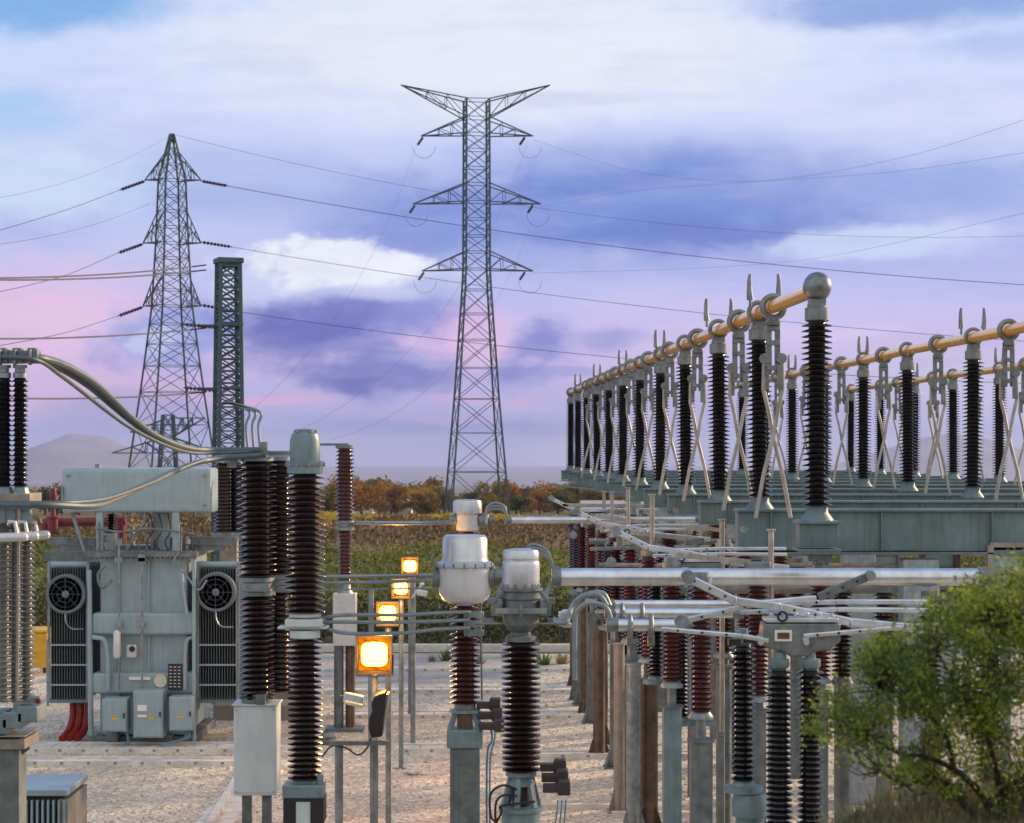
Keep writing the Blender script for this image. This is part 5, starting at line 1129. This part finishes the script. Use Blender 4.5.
# framework and thin arms left of the gantry
random.seed(3)
for i, (x0, y0, x1, y1, Y, w, nm) in enumerate(((548, 484, 640, 496, 48, .05, 'highest'), (562, 505, 650, 506, 46, .08, 'second highest'), (566, 513, 642, 512, 46, .06, 'level middle'), (600, 531, 690, 532, 38, .06, 'lower level'), (590, 549, 660, 547, 34, .06, 'lowest level'))):
    g = MB(); g.beam(P(x0, y0, Y), P(x1, y1, Y), .05, w); g.lathe([(.06, -.05), (.06, .05)], P(x1, y1, Y), 12, 'y')
    tag(g.build('contact_arm', 'steelX' if i % 2 else 'alu', org=tuple(P(x0, y0, Y)), bevel=.01), '%s thin pale contact arm in the tangle left of the gantry' % nm, 'contact arm', 'thin contact arms left of the gantry')
for i, (x_, yt, Y) in enumerate(((652, 495, 34), (722, 520, 30), (628, 488, 40), (612, 492, 44), (604, 492, 47), (771, 530, 27.5))):
    Z = ZY(yt, Y); g = MB(); g.tube((XX(x_, Y), Y, 0), (XX(x_, Y), Y, Z), .04, 10); g.box((XX(x_, Y), Y, Z), (.12, .1, .03))
    tag(g.build('slim_upright', 'steelX', org=(XX(x_, Y), Y, 0), bevel=.006), 'slim pale upright below the gantry edge, %s by size' % ORD[[1, 3, 4, 5, 6, 1][i]-1 if i else 1] if i not in (5,) else 'slim pale upright nearest the front disconnector', 'upright', 'slim uprights beside the gantry')

# ------------------------------------------------------------------ floodlights
def floodlight(x_, y_, Y, w, ybase, nm, lab):
    s_ = Y/F; c = P(x_, y_, Y); W_ = w*s_; r = thing('floodlight', lab, 'floodlight', (c.x, Y, 0), 'glowing orange floodlights on poles')
    H_ = W_*1.05; g = MB(); fy = Y-.06
    g.box((c.x, Y+.05, c.z), (W_, .14, H_)); g.build('housing', 'plastic', r, bevel=.02)
    g = MB(); g.add([(c.x-W_*.46, fy+.04, c.z-H_*.46), (c.x+W_*.46, fy+.04, c.z-H_*.46), (c.x+W_*.46, fy+.04, c.z+H_*.46), (c.x-W_*.46, fy+.04, c.z+H_*.46)], [(0, 1, 2, 3)]); g.build('reflector', 'glow', r, smooth=False)
    g = MB(); k = .36; vs = []
    for i in range(20):
        a = 2*math.pi*i/20; ex = lambda v: math.copysign(abs(v)**.5, v); vs.append((c.x+ex(math.cos(a))*W_*(k+.03), fy+.02, c.z+ex(math.sin(a))*W_*k))
    g.add(vs, [tuple(range(20))]); g.build('lamp_glass', 'bulb', r, smooth=False)
    g = MB()
    for (dx, dz, sx, sz) in ((0, H_/2, W_+.04, .035), (0, -H_/2, W_+.04, .05), (-W_/2, 0, .03, H_), (W_/2, 0, .03, H_)): g.box((c.x+dx, fy, c.z+dz), (sx, .14, sz))
    g.build('rim', 'rubber', r, bevel=.006)
    g = MB(); g.path([(c.x-W_/2-.02, Y+.05, c.z), (c.x-W_/2-.02, Y+.05, c.z-H_*.62), (c.x+W_/2+.02, Y+.05, c.z-H_*.62), (c.x+W_/2+.02, Y+.05, c.z)], .012, 6); g.build('bracket', 'galv_dull', r)
    g = MB(); g.tube((c.x, Y+.05, 0), (c.x, Y+.05, c.z-H_*.6), .045, 14); g.lathe([(.12, 0), (.12, .03)], (c.x, Y+.05, 0), 14); g.build('pole', 'galv', r)
    ld = bpy.data.lights.new('lamp_light', 'POINT'); ld.energy = 120; ld.color = (1, .42, .08); ld.shadow_soft_size = .12; lo = bpy.data.objects.new('lamp_light', ld); COL.objects.link(lo); lo.location = Vector((c.x, fy-.55, c.z))-Vector(ORG[r.name]); lo.rotation_euler = (R(90), 0, 0); lo.parent = r
floodlight(374.5, 654, 29.5, 34, 0, '', 'largest and lowest glowing orange floodlight on its pole')
floodlight(388, 613, 31.3, 21, 0, '', 'second lowest glowing floodlight, just above the largest')
floodlight(401, 588, 37, 17, 0, '', 'third glowing floodlight, below the highest one')
floodlight(410, 566, 44, 16, 0, '', 'highest and farthest glowing floodlight')
# dark side-facing floodlight and small tube lamp on a cross arm
Yk = 28.5; r = thing('side_floodlight', 'unlit black floodlight seen edge on, facing right on a cross arm', 'floodlight', (XX(375, Yk), Yk, 0))
g = MB(); pf = [(371, 738), (368, 728), (369, 718), (372, 711), (371, 704), (374, 697), (380, 694), (386, 692.5), (386, 700), (384, 715), (382, 737)]
n = len(pf); f_ = [P(a, b_, Yk-.22) for a, b_ in pf]; bk = [P(a, b_, Yk+.22)*1 for a, b_ in pf]; bk = [Vector((f.x, Yk+.22, f.z)) for f in f_]
g.add(f_+bk, [tuple(range(n))[::-1], tuple(range(n, 2*n))] + [(i, (i+1) % n, (i+1) % n+n, i+n) for i in range(n)]); g.build('housing', 'rubber', r, bevel=.02)
g = MB(); g.box(P(385.5, 712, Yk), (.03, .4, .55), ry=R(8)); g.build('glass', 'greyporc', r)
g = MB(); g.tube((XX(374, Yk), Yk, 0), P(374, 742, Yk), .06, 14); g.build('pole', 'galv', r)
g = MB(); g.tube((XX(339, Yk), Yk, 0), P(339, 743, Yk), .06, 14); g.build('pole', 'galv', r)
g = MB(); g.box(P(355, 743, Yk-.08), (.95, .07, .06)); g.build('cross_arm', 'galv_dull', r)
g = MB(); g.path(spline([P(371, 738, Yk-.1), P(367, 748, Yk-.1), P(358, 755, Yk-.1), P(346, 748, Yk-.1), P(332, 746, Yk-.1), P(322, 757, Yk-.1)], 6), .012, 6); g.build('lead', 'rubber', r)
r = thing('tube_lamp', 'small slanted cream tube lamp beside the pole left of the black floodlight', 'lamp', tuple(P(354, 700, 28.7)))
g = MB(); g.beam(P(344, 697, 28.7), P(363, 701, 28.7), .12, .15); g.build('housing', 'cab', r, bevel=.02)
g = MB(); g.tube(P(345, 702, 28.62), P(362, 706, 28.62), .03, 10); g.build('tube', mat('cream_tube', (.8, .75, .5), .3), r)
g = MB(); g.beam(P(340, 697, 28.75), P(345, 698, 28.72), .04, .05); g.build('bracket', 'galv_dull', r)
for x_, Y, yt, lab in ((413, 44, 575, 'short far steel pole beside the highest floodlight'), (371, 40, 590, 'far grey pole behind the largest floodlight')):
    g = MB(); X = XX(x_, Y); g.tube((X, Y, 0), (X, Y, ZY(yt, Y)), .055, 14); g.lathe([(.12, 0), (.12, .03)], (X, Y, 0), 12)
    tag(g.build('steel_pole', 'galv', org=(X, Y, 0)), lab, 'pole')
r = thing('cctv_camera', 'small white camera on an arm right of the glowing lamps', 'camera', tuple(P(425, 590, 40)))
g = MB(); g.beam(P(417, 592, 40), P(427, 594, 40), .1, .12); g.build('housing', 'white', r, bevel=.02)
g = MB(); g.tube(P(412, 598, 40), P(421, 585, 40), .02, 8); g.lathe([(0, -.05), (.06, 0), (0, .05)], P(422, 584, 40), 12); g.build('arm', 'white', r)
g = MB(); g.tube((XX(413, 40.1), 40.1, 0), P(413, 575, 40.1), .05, 12); g.build('pole', 'galv', r)

# rocks at a post foot
for i, (x_, y_, s_) in enumerate(((329, 738, .16), (413, 772, .14))):
    Y = 12000/(y_-HY); bmv = MB(); pr_ = [(0, 0), (s_, .02), (s_*1.1, s_*.4), (s_*.7, s_*.85), (0, s_)]; bmv.lathe(pr_, (XX(x_, Y), Y-.3, 0), 9)
    random.seed(i); bmv.v = [(a+random.uniform(-.03, .03), b_+random.uniform(-.03, .03), c_+random.uniform(-.01, .02)) for a, b_, c_ in bmv.v]
    tag(bmv.build('rock', 'conc' if i else 'galv_dull', org=(XX(x_, Y), Y-.3, 0), smooth=False), ('pale concrete lump at the foot of the third floodlight pole', 'dark rock at the foot of the slim brown column')[1-i], 'rock')

# ------------------------------------------------------------------ foreground shrub
random.seed(21); YS = 9.6
r = thing('shrub', 'large out of focus olive green shrub filling the lower right corner', 'shrub', (XX(975, YS), YS, tz(XX(975, YS), YS)))
OUT = [(556, 1024), (572, 992), (590, 945), (612, 918), (632, 885), (650, 860), (670, 858), (690, 828), (715, 806), (740, 812), (760, 836), (775, 880), (800, 960), (830, 1000)]
def left_edge(y_):
    for (ya, xa), (yb, xb) in zip(OUT, OUT[1:]):
        if ya <= y_ <= yb: return xa+(xb-xa)*(y_-ya)/(yb-ya)
    return 1100
cl = []; twigs = []; g = MB(); g2 = MB(); n_l = 0
while n_l < 33000:
    x_ = random.uniform(805, 1115); y_ = random.uniform(552, 828); dz = random.uniform(-.6, .6)
    e = x_-left_edge(y_)+26*noise.noise(Vector((x_*.05, y_*.05, 7)))
    if e < 0: continue
    q_ = noise.noise(Vector((x_*.028, y_*.034, dz*2.2+3)))+.7*noise.noise(Vector((x_*.075, y_*.09, dz*5)))
    dens = q_ + .065 - (.16 if y_ > 715 else 0) - (.12 if e < 14 else 0)
    if dens < random.random()*.42: continue
    c = P(x_, y_, YS+dz); sp_ = .035
    if n_l % 45 == 0: twigs.append(c)
    tone = noise.noise(Vector((x_*.06, y_*.06, dz*4+20)))+random.gauss(0, .25)
    for k in range(5): leaf(g if tone > -.16 else g2, c+Vector((random.gauss(0, sp_), random.gauss(0, sp_), random.gauss(0, sp_*.7))), random.uniform(.009, .016), 2.2)
    n_l += 5
g.build('bright_foliage', 'leaf', r, smooth=False); g2.build('dark_foliage', 'leaf2', r, smooth=False)
root = P(1005, 850, YS)
main = [[(1005, 850), (985, 800), (955, 770), (925, 757), (895, 752), (868, 735)], [(1005, 850), (1000, 790), (985, 730), (960, 690), (935, 650)], [(1010, 850), (1030, 780), (1035, 700), (1020, 630)], [(1000, 850), (960, 800), (935, 775), (905, 785), (880, 770)], [(955, 770), (945, 735), (915, 700), (880, 690)], [(985, 730), (1000, 680), (985, 620)]]
g = MB()
for i, m_ in enumerate(main):
    g.path(spline([P(a, b_, YS+.15*math.sin(i*2+k*.8)) for k, (a, b_) in enumerate(m_)], 6), .022 if i < 4 else .012, 8, .004)
allp = [P(a, b_, YS) for m_ in main for a, b_ in m_[1:]]
for c in twigs:
    n_ = min(allp, key=lambda q_: (q_-c).length); mid = n_.lerp(c, .5)+Vector((random.uniform(-.05, .05), 0, random.uniform(-.05, .05))); g.path(spline([n_, mid, c], 3), .005, 5, .0015)
g.build('branches', 'bark', r)
# dry grass on the bank
random.seed(8); g = MB()
for i in range(9000):
    X = random.uniform(1.62, 3.3); Y = random.uniform(8.3, 10.6); zb = tz(X, Y); h = random.uniform(.04, .17)*(1+.6*noise.noise(Vector((X*3, Y*3, 1)))); a = random.random()*6.28
    b0 = Vector((X, Y, zb-.01)); tip = b0+Vector((math.cos(a)*h*.5, math.sin(a)*h*.5, h)); d = Vector((-math.sin(a), math.cos(a), 0))*.004
    g.mi = 0 if random.random() < .75 else 1; g.add([b0-d, b0+d, tip], [(0, 1, 2)])
tag(g.build('dry_grass', ['dry', 'weed'], smooth=False), 'dry grass and low herbs on the bank under the shrub', 'grass', kind='stuff')

# ------------------------------------------------------------------ haze
hz = MB(); hz.box((0, 6400, 0), (36000, 19200, 2)); hz.v = [(a, b_, (-153 if c_ < 0 else 62)) for a, b_, c_ in hz.v]
hm = bpy.data.materials.new('haze'); hm.use_nodes = True; t = hm.node_tree; t.nodes.remove(t.nodes['Principled BSDF'])
pv = t.nodes.new('ShaderNodeVolumePrincipled'); pv.inputs['Color'].default_value = (.55, .64, 1.0, 1); pv.inputs['Density'].default_value = .00011; pv.inputs['Anisotropy'].default_value = 0.2
t.links.new(pv.outputs[0], t.nodes['Material Output'].inputs['Volume'])
ho = hz.build('haze', hm, smooth=False); ho['kind'] = 'stuff'; ho['label'] = 'thin pale lilac haze over the valley'
for o in list(COL.objects):
    if o.type == 'EMPTY' and not KIDS(o): bpy.data.objects.remove(o)
